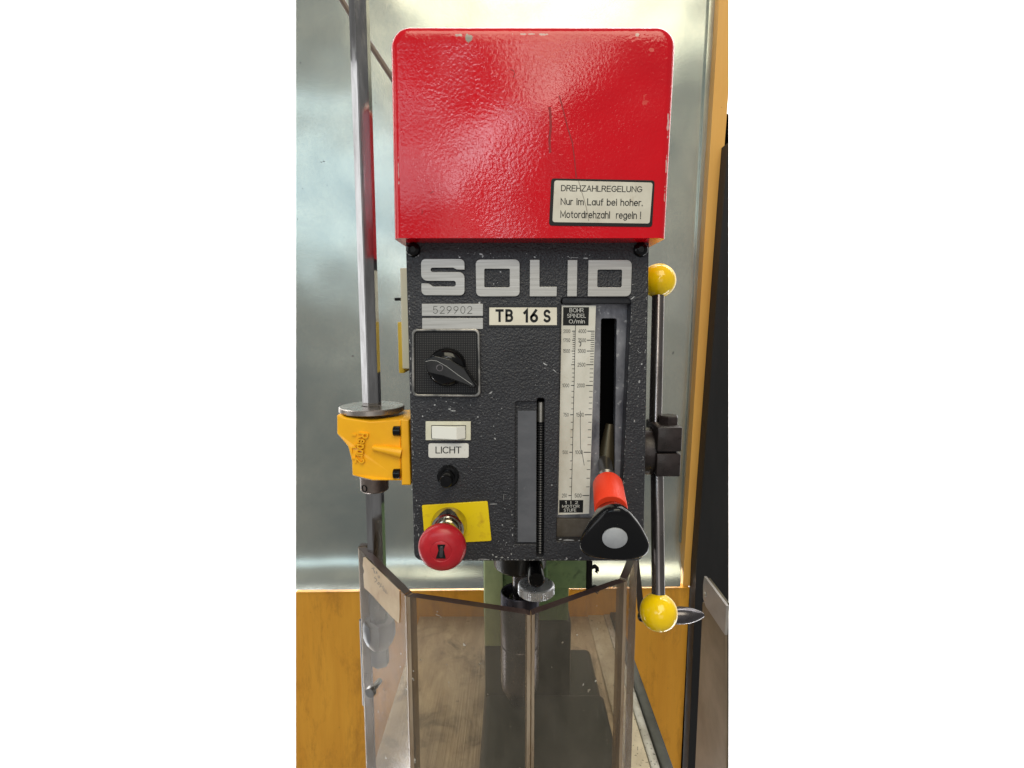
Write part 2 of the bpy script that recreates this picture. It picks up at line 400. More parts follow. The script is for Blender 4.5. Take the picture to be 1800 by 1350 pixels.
scratch_red = M('scratch_dark_red', (0.34, 0.004, 0.008), 0.45, spec=0.3, var=(0.20, 0.004, 0.006), vscale=200)
green_paint = M('green_machine_paint', (0.22, 0.33, 0.145), 0.42, spec=0.4, var=(0.17, 0.26, 0.12), vscale=40, bump=(180, 0.3, 0.0005, 3), dirt=((0.03, 0.04, 0.025), 60, 0.55, 0.78))
lit_green = M('lit_green_paint', (0.48, 0.56, 0.29), 0.42, spec=0.4, var=(0.40, 0.48, 0.25), vscale=40, dirt=((0.10, 0.12, 0.06), 60, 0.6, 0.8))  # lighter copy of the machine green, lit left side put into the colour
base_green = M('oily_green_casting', (0.014, 0.018, 0.012), 0.45, spec=0.3, var=(0.024, 0.027, 0.019), vscale=30, speck=((0.30, 0.30, 0.27), 170, 0.74, 0.78))
chuck_steel = M('chuck_steel', (0.085, 0.08, 0.10), 0.30, metal=0.85, var=(0.05, 0.048, 0.06), vscale=50, rvar=0.08)
quill_black = M('quill_black', (0.012, 0.011, 0.010), 0.34, spec=0.35, var=(0.022, 0.017, 0.012), vscale=60)
bench_mat = M('beige_bench', (0.66, 0.53, 0.34), 0.55, var=(0.46, 0.35, 0.22), vscale=22, vstretch=(3, 0.7, 1), dirt=((0.13, 0.095, 0.055), 16, 0.50, 0.72), speck=((0.04, 0.03, 0.02), 150, 0.70, 0.74), bump=(90, 0.9, 0.002), bstretch=(4, 0.06, 1))
edge_grey = M('grey_steel_angle', (0.085, 0.088, 0.080), 0.42, metal=0.5, var=(0.06, 0.06, 0.055), vscale=40)
lip_white = M('worn_white_lip', (0.58, 0.56, 0.50), 0.4, metal=0.3, var=(0.40, 0.37, 0.31), vscale=60, speck=((0.05, 0.05, 0.04), 260, 0.62, 0.68))
lip_beige = M('worn_beige_channel', (0.62, 0.54, 0.38), 0.5, var=(0.48, 0.40, 0.27), vscale=40, speck=((0.06, 0.05, 0.035), 260, 0.64, 0.69), dirt=((0.10, 0.08, 0.05), 30, 0.62, 0.74))
cabinet_black = M('charcoal_cabinet', (0.014, 0.014, 0.015), 0.5, spec=0.22, var=(0.020, 0.020, 0.021), vscale=8, vstretch=(2, 2, 0.4))
box_grey = M('grey_sheet_box', (0.34, 0.32, 0.30), 0.45, metal=0.1, var=(0.27, 0.25, 0.23), vscale=25, speck=((0.30, 0.29, 0.27), 150, 0.66, 0.72))
box_brown = M('grimy_box_side', (0.19, 0.145, 0.095), 0.55, var=(0.13, 0.095, 0.058), vscale=14, dirt=((0.16, 0.13, 0.10), 30, 0.6, 0.8))
olive = M('olive_top', (0.085, 0.07, 0.03), 0.6, var=(0.05, 0.04, 0.02), vscale=30)
paper = M('yellowed_paper', (0.50, 0.37, 0.22), 0.6, var=(0.42, 0.29, 0.165), vscale=45, dirt=((0.30, 0.18, 0.10), 90, 0.6, 0.8))
cable_brown = M('brown_cable', (0.085, 0.05, 0.028), 0.4)

def wood(name, a, b, stain, lo=0.56, hi=0.78):
    m, nt, bs, N, L = nodes(name)
    g = ramp(nt, noise(nt, tex_in(nt, (5, 5, 0.9)), 5, 6, 0.62, 0.4), 0.25, 0.75)
    col = mix(nt, g, a, b)
    s = ramp(nt, noise(nt, tex_in(nt, (7, 4, 2.0)), 2.6, 8, 0.78, 0.3), lo, hi)
    col = mix(nt, s, col, stain)
    d = ramp(nt, noise(nt, tex_in(nt), 120, 3, 0.6), 0.70, 0.80)
    col = mix(nt, d, col, (0.22, 0.10, 0.02))
    g2 = ramp(nt, noise(nt, tex_in(nt, (60, 60, 1.2)), 5, 5, 0.7, 0.2), 0.35, 0.75)
    g3 = nt.nodes.new('ShaderNodeMath'); g3.operation = 'MULTIPLY'; g3.inputs[1].default_value = 0.10; L.new(g2, g3.inputs[0]); col = mix(nt, g3.outputs[0], col, stain)
    L.new(col, bs.inputs['Base Color']); bs.inputs['Roughness'].default_value = 0.42; bs.inputs['Specular IOR Level'].default_value = 0.4
    return m
wood_board = wood('varnished_board', (0.72, 0.35, 0.036), (0.60, 0.265, 0.022), (0.24, 0.095, 0.010), 0.50, 0.80)
wood_post = wood('varnished_post', (0.74, 0.42, 0.10), (0.66, 0.34, 0.07), (0.34, 0.15, 0.03), 0.66, 0.88)

def sheet_material():
    m, nt, b, N, L = nodes('galvanised_sheet')
    v = tex_in(nt)
    big = ramp(nt, noise(nt, v, 4.5, 4, 0.55, 0.5), 0.34, 0.66)
    col = mix(nt, big, (0.315, 0.345, 0.32), (0.50, 0.505, 0.435))
    fine = ramp(nt, noise(nt, tex_in(nt, (1, 1, 0.6)), 260, 3, 0.6), 0.3, 0.7)
    f2 = nt.nodes.new('ShaderNodeMath'); f2.operation = 'MULTIPLY'; f2.inputs[1].default_value = 0.35
    L.new(fine, f2.inputs[0]); col = mix(nt, f2.outputs[0], col, (0.30, 0.34, 0.33))
    sp_ = ramp(nt, noise(nt, v, 120, 2, 0.5), 0.765, 0.785); col = mix(nt, sp_, col, (0.16, 0.16, 0.15))
    L.new(col, b.inputs['Base Color']); b.inputs['Metallic'].default_value = 0.8
    b.inputs['Roughness'].default_value = 0.27
    bp = nt.nodes.new('ShaderNodeBump'); bp.inputs['Strength'].default_value = 0.14; bp.inputs['Distance'].default_value = 0.0005
    L.new(noise(nt, v, 420, 2, 0.6), bp.inputs['Height'])
    bp2 = nt.nodes.new('ShaderNodeBump'); bp2.inputs['Strength'].default_value = 0.8; bp2.inputs['Distance'].default_value = 0.016
    L.new(noise(nt, v, 3.4, 2, 0.5), bp2.inputs['Height']); L.new(bp.outputs[0], bp2.inputs['Normal'])
    L.new(bp2.outputs[0], b.inputs['Normal'])
    return m
sheet = sheet_material()

def guard_material():
    m, nt, b, N, L = nodes('smoked_polycarbonate')
    v = tex_in(nt)
    tr = N.new('ShaderNodeBsdfTransparent'); tr.inputs[0].default_value = (0.79, 0.75, 0.69, 1)
    b.inputs['Base Color'].default_value = (0.20, 0.165, 0.12, 1); b.inputs['Roughness'].default_value = 0.5
    dirt = nt.nodes.new('ShaderNodeMapRange'); L.new(noise(nt, tex_in(nt, (1, 1, 0.5)), 14, 6, 0.65, 0.4), dirt.inputs[0])
    dirt.inputs[1].default_value = 0.3; dirt.inputs[2].default_value = 0.75; dirt.inputs[3].default_value = 0.05; dirt.inputs[4].default_value = 0.30
    fl = ramp(nt, noise(nt, v, 150, 2, 0.5), 0.735, 0.76)
    ad = nt.nodes.new('ShaderNodeMath'); ad.operation = 'MULTIPLY_ADD'; ad.inputs[1].default_value = 0.6
    L.new(fl, ad.inputs[0]); L.new(dirt.outputs[0], ad.inputs[2])
    mp = N.new('ShaderNodeMapping'); mp.inputs['Rotation'].default_value = (0.2, 0.5, 0.3); mp.inputs['Scale'].default_value = (9, 9, 0.35)
    L.new(v, mp.inputs['Vector'])
    sc_ = ramp(nt, noise(nt, mp.outputs[0], 55, 3, 0.6, 0.2), 0.66, 0.80)
    ad2 = nt.nodes.new('ShaderNodeMath'); ad2.operation = 'MULTIPLY_ADD'; ad2.inputs[1].default_value = 0.16
    L.new(sc_, ad2.inputs[0]); L.new(ad.outputs[0], ad2.inputs[2]); ad = ad2
    dc = mix(nt, fl, (0.22, 0.195, 0.16), (0.6, 0.58, 0.52)); dc = mix(nt, sc_, dc, (0.5, 0.47, 0.42)); L.new(dc, b.inputs['Base Color'])
    m1 = N.new('ShaderNodeMixShader'); L.new(ad.outputs[0], m1.inputs[0]); L.new(tr.outputs[0], m1.inputs[1]); L.new(b.outputs[0], m1.inputs[2])
    gl = N.new('ShaderNodeBsdfGlossy'); gl.inputs['Roughness'].default_value = 0.14; gl.inputs['Color'].default_value = (0.8, 0.8, 0.8, 1)
    lw = N.new('ShaderNodeLayerWeight'); lw.inputs[0].default_value = 0.5
    pw = N.new('ShaderNodeMath'); pw.operation = 'POWER'; pw.inputs[1].default_value = 4.5; L.new(lw.outputs['Facing'], pw.inputs[0])
    fr = N.new('ShaderNodeMath'); fr.operation = 'MULTIPLY_ADD'; fr.inputs[1].default_value = 0.09; fr.inputs[2].default_value = 0.025; L.new(pw.outputs[0], fr.inputs[0])
    m2 = N.new('ShaderNodeMixShader'); L.new(fr.outputs[0], m2.inputs[0]); L.new(m1.outputs[0], m2.inputs[1]); L.new(gl.outputs[0], m2.inputs[2])
    L.new(m2.outputs[0], N['Material Output'].inputs[0]); return m
guard_clear = guard_material()
guard_edge = M('polycarbonate_edge', (0.032, 0.019, 0.018), 0.35, spec=0.3, var=(0.060, 0.040, 0.036), vscale=40, vstretch=(1, 1, 0.3))
def bead_material():
    m, nt, b, N, L = nodes('polycarbonate_cut_edge')
    c = ramp(nt, noise(nt, tex_in(nt, (1, 1, 0.15)), 120, 4, 0.6), 0.35, 0.65)
    L.new(mix(nt, c, (0.50, 0.41, 0.31), (0.30, 0.22, 0.15)), b.inputs['Base Color']); b.inputs['Roughness'].default_value = 0.25
    tr = N.new('ShaderNodeBsdfTransparent'); tr.inputs[0].default_value = (0.9, 0.82, 0.7, 1)
    mx = N.new('ShaderNodeMixShader'); mx.inputs[0].default_value = 0.55
    L.new(tr.outputs[0], mx.inputs[1]); L.new(b.outputs[0], mx.inputs[2]); L.new(mx.outputs[0], N['Material Output'].inputs[0])
    return m
guard_bead = bead_material()

# ------------------------------------------------------------------ background
YW = 0.53                      # the sheet behind the machine
XZ = lambda px, py, Y: (P(px, py, Y).x, P(px, py, Y).z)
wall_white = M('white_wall_paint', (0.86, 0.86, 0.86), 0.9, spec=0.0)
tag(box('wall', (-2.2, 1.02, ZE - 1.8), (2.2, 1.08, ZE + 1.5), wall_white, None, 0), kind='structure')  # added backdrop filling both sides, lit to pure white
# galvanised sheet
def metal_sheet():
    rows = [(-70, -70, 1262, YW), (150, 150, 1250, YW), (560, 557, 1225, YW), (940, 934, 1201.5, YW)]
    for k in range(1, 13):
        t = k / 12; rows.append((940 + 97 * t, 934 + 97 * t, 1201.5 - 5.5 * t, YW - 0.046 * t ** 2.2))
    V = []; Fc = []; n = len(rows)
    for dy in (0.0, 0.0015):
        for yl, yr, xr, Y in rows: V += [P(520, yl, Y) + Vector((0, dy, 0)), P(xr, yr, Y) + Vector((0, dy, 0))]
    o = 2 * n
    for k in range(n - 1):
        i = 2 * k; Fc += [(i, i + 1, i + 3, i + 2), (o + i + 2, o + i + 3, o + i + 1, o + i), (i, i + 2, o + i + 2, o + i), (i + 3, i + 1, o + i + 1, o + i + 3)]
    Fc += [(1, 0, o, o + 1), (o - 2, o - 1, 2 * o - 1, 2 * o - 2)]
    return pymesh('metal_sheet', V, Fc, sheet, None, 40)
metal_sheet()
tag(bpy.data.objects['metal_sheet'], 'large galvanised steel sheet standing upright behind the drill press', 'metal sheet')
rim = slab('sheet_flange', [(1251, -70, YW - 0.008), (1264, -70, YW - 0.008), (1205, 955, YW - 0.008), (1197, 955, YW - 0.008)], 0.0075, sheet, bpy.data.objects['metal_sheet'])
# orange board under the sheet
slab('wooden_board', [(520, 1041, YW - 0.036), (1212, 1033, YW - 0.036), (1194, 1400, YW - 0.036), (520, 1400, YW - 0.036)], 0.018, wood_board)
tag(bpy.data.objects['wooden_board'], 'stained orange varnished board below the metal sheet', 'board')
# post on the right
slab('wooden_post', [(1269, -70, YW - 0.03), (1281, -70, YW - 0.03), (1281, 160, YW - 0.03), (1213, 1030, YW - 0.03), (1200, 1030, YW - 0.03)], 0.05, wood_post)
tag(bpy.data.objects['wooden_post'], 'narrow orange varnished wooden post right of the metal sheet', 'post')
# charcoal cabinet beside the post
cab = thing('cabinet', 'tall charcoal cabinet standing at the right beside the wooden post', 'cabinet', P(1245, 1400, 0.50))
slab('gap_shade_panel', [(1278, 200, 0.515), (1281, 200, 0.515), (1281, 1400, 0.515), (1188, 1400, 0.515)], 0.012, black_void, cab)  # black sheet standing in for the shaded gap beside the post
slab('front_panel', [(1280.5, 1400, 0.47), (1207, 1400, 0.47), (1224, 1000, 0.47), (1274, 330, 0.47), (1280.5, 250, 0.47)], 0.03, cabinet_black, cab)
# grey box in front of the cabinet
xs = 0.325
gb = thing('metal_box', 'grimy grey sheet metal box with riveted rim in front of the cabinet', 'box', (0.33, 0.33, ZE - 0.9))
Yb = 0.385; Yf = 0.288
def prism(name, poly, x0, x1, mat, parent, bev=0):
    n = len(poly); V = [Vector((x0, a, b)) for a, b in poly] + [Vector((x1, a, b)) for a, b in poly]
    F = [tuple(range(n))[::-1], tuple(range(n, 2 * n))] + [(i, (i + 1) % n, n + (i + 1) % n, n + i) for i in range(n)]
    return pymesh(name, V, F, mat, parent, 30)
zr0 = P(1236, 1056, Yb).z; zr1 = P(1238, 1011, Yb).z
prism('body', [(Yb, ZE - 0.95), (Yb, zr0 - 0.002), (Yf, zr0 - 0.002), (Yf - 0.06, ZE - 0.95)], xs, xs + 0.003, box_brown, gb)
prism('rim', [(Yb - 0.003, zr0 + 0.006), (Yb, zr0 + 0.028), (Yb - 0.004, zr1), (Yf, zr1), (Yf, zr0 - 0.001), (Yb - 0.016, zr0 - 0.001)], xs - 0.001, xs + 0.003, box_grey, gb)
box('top', (xs + 0.0035, Yf + 0.015, zr0), (xs + 0.010, Yb - 0.002, zr1 - 0.004), olive, gb, 0.0005)
lathe('rivet', Vector((xs - 0.001, Yb - 0.012, zr0 + 0.018)), (-1, 0, 0), [(0, 0.0042), (0.0012, 0.0036), (0.002, 0.002), (0.0024, 0)], M('rivet_metal', (0.4, 0.38, 0.34), 0.35, metal=0.6), gb, 16)

# cable behind
o = tube('cable', [P(585, -25, 0.36), P(600, -2, 0.36), P(625, 40, 0.36), P(660, 92, 0.36), P(690, 138, 0.36), P(725, 195, 0.36)], 0.0042, cable_brown)
tag(o, 'thin brown cable hanging diagonally behind the steel rod at the top left', 'cable')

# ------------------------------------------------------------------ bench
ZB = ZE - 0.57
bt = thing('workbench', 'dirty beige workbench under the drill press with grey steel edge', 'workbench', (0.01, 0.2, ZB - 0.03))
box('bench_top', (-0.178, -0.15, ZB - 0.03), (0.176, 0.50, ZB), bench_mat, bt, 0.001)
box('edge_channel', (0.146, -0.15, ZB + 0.0002), (0.1762, 0.50, ZB + 0.003), lip_beige, bt, 0.0008)
box('edge_lip', (0.1765, -0.15, ZB - 0.02), (0.1885, 0.50, ZB + 0.005), lip_white, bt, 0.002)
box('steel_angle', (0.189, -0.15, ZB - 0.04), (0.2035, 0.505, ZB + 0.009), edge_grey, bt, 0.0015)

# ------------------------------------------------------------------ drill press
dp = thing('drill_press', 'charcoal bench drill press with red belt cover and control panel', 'drill press', (0.013, 0.15, ZB))
# stand
pa = P(855, 1300, 0.22); pb = P(1085, 1300, 0.22)
box('base', (-0.040, 0.02, ZB + 0.0005), (0.128, 0.345, ZB + 0.035), base_green, dp, 0.010, 4)
box('work_table', (-0.036, 0.03, ZB + 0.035), (0.122, 0.185, ZB + 0.075), base_green, dp, 0.008, 3)
cx0 = P(850, 1040, 0.20).x; cx1 = P(1000, 1040, 0.20).x
zh = P(0, 985, 0.0).z
zcs = P(900, 1092, 0.20).z
box('column', (cx0, 0.20, zcs), (cx1, 0.29, zh + 0.06), green_paint, dp, 0.003)
box('column_foot', (cx0 + 0.001, 0.201, ZB + 0.03), (cx1 + 0.004, 0.292, zcs - 0.0005), M('shaded_column', (0.035, 0.042, 0.028), 0.4, spec=0.4, var=(0.022, 0.026, 0.018), vscale=30), dp, 0.004)  # lower column's shade put into a darker copy of the green
a = P(850, 1040, 0.193); b_ = P(884, 1040, 0.193)
box('column_rail', (a.x + 0.001, 0.190, zcs - 0.03), (b_.x, 0.1995, zh + 0.05), lit_green, dp, 0.002)
a = P(962, 990, 0.17); b_ = P(1031, 1037, 0.17)
box('column_bracket', (a.x, 0.172, b_.z), (b_.x, 0.1995, zh + 0.06), green_paint, dp, 0.002)
a = P(1032, 985, 0.17); b_ = P(1041, 1040, 0.17)
box('rack_bar', (a.x, 0.172, b_.z), (b_.x, 0.190, zh + 0.06), black_matt, dp, 0.0008)
for py in (998, 1034):
    q = P(1041, py, 0.176)
    tube('hook', [q + Vector((-0.003, 0, 0)), q + Vector((0.004, 0, 0.002)), q + Vector((0.006, 0, 0.0)), q + Vector((0.0065, 0, -0.004)), q + Vector((0.0055, 0, -0.006))], 0.0026, black_matt, dp, 10)
# head
pl = P(716, 600, 0); pr = P(1136, 600, 0)
box('head_casting', (pl.x + 0.003, 0.0305, zh + 0.003), (pr.x - 0.003, 0.30, ZE + 0.19), dark_paint, dp, 0.004)
# control panel with its openings
panel_out = [(713, 421, 1), (1141, 421, 1), (1131, 986, 14), (728, 986, 16)]
dial = [(986, 523, 7), (1110, 523, 10), (1091, 952, 4), (978, 952, 4)]
scale_hole = [(906, 706, 3), (944, 706, 0), (944, 700, 5), (957.5, 700, 5), (956, 979, 4), (943, 979, 3), (943, 957, 0), (905, 957, 3)]
panel = plate('control_panel', [panel_out, dial, scale_hole], 0.0, 0.026, panel_paint, dp, 0.0008, 2)
# shallow back of the ruler pocket, with the slot open on its right
plate('ruler_pocket', [[(902, 700), (943.5, 700), (943, 962), (901, 962)]], 0.0035, 0.004, panel_paint, dp, 0.0002)
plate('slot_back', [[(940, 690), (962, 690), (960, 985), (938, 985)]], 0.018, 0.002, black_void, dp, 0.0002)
plate('depth_ruler', [rr(910, 722, 942.5, 953, 0.5)], 0.0022, 0.001, ruler_grey, dp, 0.0001)
lathe('indicator_pin', P(950.5, 741, 0.008), (0, 0, 1), [(0, 0.0032), (0.0095, 0.0032), (0.0096, 0.0029), (0.0102, 0.0029), (0.0103, 0.0032), (0.0180, 0.0032), (0.0185, 0.0028)], M('dull_nickel', (0.42, 0.40, 0.36), 0.3, metal=0.9), dp, 20)
z0 = P(950, 975, 0.0095).z; z1 = P(950, 742, 0.0095).z; xx = P(950, 850, 0.0095).x
prof = []; nturn = 54
for i in range(nturn * 4 + 1):
    t = i / (nturn * 4); prof.append(((z1 - z0) * t, 0.0030 + 0.0005 * math.sin(i * math.pi / 2)))
lathe('threaded_spindle', (xx, 0.0095, z0), (0, 0, 1), prof, M('thread_steel', (0.05, 0.05, 0.055), 0.35, metal=0.7), dp, 16, smooth=60)
# the dial recess: floor plate with the lever slot, scale plate, bottom ledge
plate('recess_floor', [[(980, 515), (1116, 515), (1100, 965), (972, 965)], [(1057, 560, 3), (1084, 560, 4), (1080, 838, 4), (1053, 838, 4)]], 0.0155, 0.010, worn_metal, dp, 0.0006)
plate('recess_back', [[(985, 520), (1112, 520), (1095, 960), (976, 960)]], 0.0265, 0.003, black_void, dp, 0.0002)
box('recess_hood', (P(987, 540, 0.006).x, 0.0015, P(0, 534, 0.004).z), (P(1108, 540, 0.006).x, 0.0153, P(0, 521, 0.004).z), dark_paint, dp, 0.001)
YS = lambda py: 0.0045 + 0.0075 * (py - 537) / 368.0
sc_pl = slab('speed_scale', [(987.5, 537, YS(537)), (1047.5, 537, YS(537)), (1035.5, 903, YS(903)), (981, 905, YS(905))], 0.0012, scale_face, dp)
def on_scale(py, f):      # px across the scale plate at height py; f 0 left, 1 right
    t = (py - 537) / 368.0; l = 987.5 + (981 - 987.5) * t; r = 1047.5 + (1035.5 - 1047.5) * t
    return l + (r - l) * f
YT = lambda py: YS(py) - 0.00025
def scale_patch(name, f0, f1, y0, y1, mat, parent, lift=0.0002):
    q = [(on_scale(y0, f0), y0), (on_scale(y0, f1), y0), (on_scale(y1, f1), y1), (on_scale(y1, f0), y1)]
    V = [P(a, b, YS(b) - lift) for a, b in q]
    return V
def strips(name, items, mat, parent, lift=0.00025):
    V = []; Fc = []
    for (f0, f1, y0, y1) in items:
        n = len(V); V += scale_patch('', f0, f1, y0, y1, mat, parent, lift); Fc.append((n, n + 1, n + 2, n + 3))
    return pymesh(name, V, Fc, mat, parent, 0, fix=False)
strips('header_patch', [(0.045, 0.80, 540, 572)], ink, sc_pl, 0.0002)
strips('footer_patch', [(0.03, 0.80, 879, 901)], ink, sc_pl, 0.0002)
ymaj = {4000: 582, 3500: 598, 3000: 617, 2500: 641, 2000: 677.5, 1500: 729, 1000: 795, 500: 871}
ticks = [(0.408, 0.424, 572, 880)]
def ypos(v):
    ks = sorted(ymaj)
    for i in range(len(ks) - 1):
        if ks[i] <= v <= ks[i + 1]:
            t = (v - ks[i]) / (ks[i + 1] - ks[i]); return ymaj[ks[i]] + (ymaj[ks[i + 1]] - ymaj[ks[i]]) * t
    return ymaj[500]
for v in range(500, 4001, 100):
    y = ypos(v); major = v in ymaj; h = 0.65 if major else 0.45
    ticks.append((0.77 if major else 0.88, 0.985, y - h, y + h)); ticks.append((0.32 if major else 0.345, 0.424, y - h, y + h))
strips('tick_marks', ticks, ink, sc_pl)
for v, y in ymaj.items():
    text('lettering', str(v), tq(on_scale(y, 0.50 if v > 500 else 0.52), y - 3.4, on_scale(y, 0.74), y + 3.4), YT, ink, sc_pl, 0.11)
for v, y in ((2000, 582), (1750, 598), (1500, 617), (1000, 677.5), (750, 729), (500, 795), (250, 871)):
    text('lettering', str(v), tq(on_scale(y, 0.06 if v >= 1000 else 0.11), y - 3.2, on_scale(y, 0.27), y + 3.2), YT, ink, sc_pl, 0.11)
YT2 = lambda py: YS(py) - 0.0004
text('lettering', 'BOHR', tq(1001, 541.5, 1026, 549), YT2, print_white, sc_pl, 0.12)
text('lettering', 'SPINDEL', tq(997, 551.5, 1030, 558.5), YT2, print_white, sc_pl, 0.12)
text('lettering', 'O/min', tq(1000, 561.5, 1028, 568.5), YT2, print_white, sc_pl, 0.12)
text('lettering', '1  I  2', tq(993, 880.5, 1016, 886), YT2, print_white, sc_pl, 0.15)
text('lettering', 'MOTOR', tq(988, 887.5, 1019, 892.5), YT2, print_white, sc_pl, 0.15)
text('lettering', 'STUFE', tq(991, 894, 1013, 899.5), YT2, print_white, sc_pl, 0.15)
# pen scratch on the scale
def pen(name, pts, wpx, Y, mat, parent):
    V = []; Fc = []
    for i, (x, y) in enumerate(pts):
        a = Vector(pts[max(i - 1, 0)]); b = Vector(pts[min(i + 1, len(pts) - 1)]); d = (b - a).normalized(); nrm = Vector((-d.y, d.x)) * wpx / 2
        for s in (1, -1):
            q = Vector((x, y)) + nrm * s; V.append(P(q.x, q.y, Y(q.y) if callable(Y) else Y))
        if i: n = 2 * i; Fc.append((n - 2, n - 1, n + 1, n))
    return pymesh(name, V, Fc, mat, parent, 0, fix=False)
pen('scratch', [(1020, 722), (1020, 745), (1020.5, 788), (1024, 800), (1027, 818)], 0.9, YT, ink_grey, sc_pl)
pen('scratch', [(1018, 601), (1021, 602), (1021, 606), (1019, 609)], 1.8, YT, ink_grey, sc_pl)
plate('recess_ledge', [[(979, 912), (1060, 912), (1060, 948), (978, 948)]], 0.0115, 0.003, brown_metal, dp, 0.0003)
# gear lever with sleeve and three-lobed knob
LA = P(1063, 812, 0.016); LB = P(1081, 948, -0.088); ax = (LB - LA); LL = ax.length; ax.normalize()
lv = lathe('speed_lever', LA - ax * 0.01, ax, [(0, 0.0065), (0.028, 0.0065), (0.030, 0.0075), (0.034, 0.0075), (0.036, 0.006), (0.06, 0.006)], M('lever_steel', (0.16, 0.15, 0.14), 0.3, metal=0.8), dp, 24)
tube('shift_arm', [P(1072, 745, 0.0245), P(1067, 790, 0.022), P(1065, 822, 0.019)], [0.004, 0.0075, 0.008], M('grimy_arm', (0.075, 0.06, 0.035), 0.35, metal=0.7), dp, 14)
lathe('lever_sleeve', LA, ax, [(0.0335, 0.0095), (0.035, 0.0118), (0.038, 0.0130), (0.072, 0.0135), (0.073, 0.0130)], sleeve_red, lv, 36)
def knob(name, base, axis, mat, parent):
    a = Vector(axis).normalized(); right = Vector((1, 0, 0)); up = (Vector((0, 0, 1)) - a * a.z).normalized(); right = up.cross(-a).normalized() * -1
    right = a.cross(up).normalized()
    if right.x < 0: right = -right
    sec = [(-0.001, 0.0110, 0.0), (0.001, 0.0128, 0.02), (0.006, 0.0150, 0.08), (0.014, 0.0190, 0.17), (0.022, 0.0222, 0.22), (0.027, 0.0232, 0.23), (0.0295, 0.0228, 0.23), (0.0305, 0.0216, 0.22), (0.0300, 0.0190, 0.16), (0.0290, 0.013, 0.05), (0.0287, 0.0096, 0.0)]
    n = 72; V = []; Fc = []
    for d, r, k in sec:
        for i in range(n):
            t = 2 * math.pi * i / n + math.pi / 2
            q = r * (1 + k * (0.62 * math.cos(3 * (t - math.pi / 2)) + 0.10 * math.cos(6 * (t - math.pi / 2))))
            V.append(Vector(base) + a * d + right * (q * math.cos(t) * 1.06) + up * (q * math.sin(t)))
    for s in range(len(sec) - 1):
        for i in range(n):
            j = (i + 1) % n; Fc.append((s * n + i, s * n + j, (s + 1) * n + j, (s + 1) * n + i))
    Fc.append(tuple(range(n))); Fc.append(tuple((len(sec) - 1) * n + i for i in range(n)))
    return pymesh(name, V, Fc, mat, parent, 50)
KB = LB - ax * 0.0305
knob('lever_knob', KB, ax, black_plastic, lv)
lathe('knob_cap', KB, ax, [(0.0285, 0.0094), (0.0296, 0.0094), (0.0300, 0.0088), (0.0300, 0)], cap_grey, lv, 36)

# SOLID letters
def zl(x, y): return (510 + x / 4.5, 280 + y / 4.5)
S = [(*zl(1035, 788), 8), (*zl(1380, 788), 8), (*zl(1380, 874), 0), (*zl(1318, 872), 1), (*zl(1290, 858), 1), (*zl(1112, 858), 3.4), (*zl(1112, 890), 3.4), (*zl(1380, 892), 10),
     (*zl(1380, 1077), 8), (*zl(1038, 1075), 8), (*zl(1038, 981), 0), (*zl(1098, 983), 1), (*zl(1130, 1006), 1), (*zl(1310, 1006), 4), (*zl(1310, 962), 4), (*zl(1036, 962), 11)]
letters = [[S],
           [[(836, 456, 8), (913.5, 456, 8), (913.5, 521, 8), (837, 521, 8)], [(851.5, 472.5, 2), (896, 472.5, 2), (896, 505, 2), (851.5, 505, 2)]],
           [[(931.5, 456.5, 1), (948.5, 456.5, 1), (948.5, 504, 0.5), (979, 504, 1), (978.5, 521, 1), (931, 521, 1)]],
           [[(998, 457, 0.5), (1015, 457, 0.5), (1014, 521, 0.5), (997, 521, 0.5)]],
           [[(1034.5, 457, 1), (1111, 457, 9), (1109, 521, 9), (1033, 521, 1)], [(1050.5, 474, 2.5), (1093.5, 474, 2.5), (1092.5, 505, 2.5), (1050, 505, 2.5)]]]
for lp in letters:
    o = plate('letter', lp, -0.0022, 0.0022, [alu, letter_side], dp, 0.00018, 1)
    for f in o.data.polygons: f.material_index = 0 if f.normal.y < -0.5 else 1
# serial plates and type plate
plate('serial_plate', [rr(741.5, 534, 849, 555.5, 1)], -0.0016, 0.0016, alu, dp, 0.0002)
sp1 = bpy.data.objects['serial_plate']
text('lettering', '529902', tq(761, 538, 830, 551.5), -0.00172, ink_grey, sp1, 0.085, gap=0.34)
plate('blank_plate', [rr(742, 559, 849, 578.5, 1)], -0.0016, 0.0016, alu, dp, 0.0002)
tp = plate('type_plate', [rr(860, 540.5, 979, 571.5, 0.5)], -0.0008, 0.0008, cream_label, dp, 0.0001)
plate('plate_surround', [rr(856, 536, 984, 575, 1), rr(859.3, 539.8, 979.8, 572.3, 0.5)], -0.0010, 0.001, dark_paint, tp, 0.0002)
text('lettering', 'TB', tq(871, 543.5, 902, 566), -0.00092, ink, tp, 0.24, gap=0.42)
text('lettering', '16', tq(919, 543.5, 946, 567), -0.00092, ink, tp, 0.24, gap=0.40)
text('lettering', 'S', tq(955, 544, 968, 567), -0.00092, ink, tp, 0.24)
# panel screws
for (x, y) in ((726.5, 439), (1126, 439)):
    s = lathe('screw', P(x, y, 0.0), (0, -1, 0), [(-0.002, 0.0062), (0.0005, 0.0064), (0.0030, 0.0058), (0.0046, 0.0042), (0.0050, 0.0026), (0.0034, 0.0024), (0.0034, 0)], black_plastic, dp, 28)
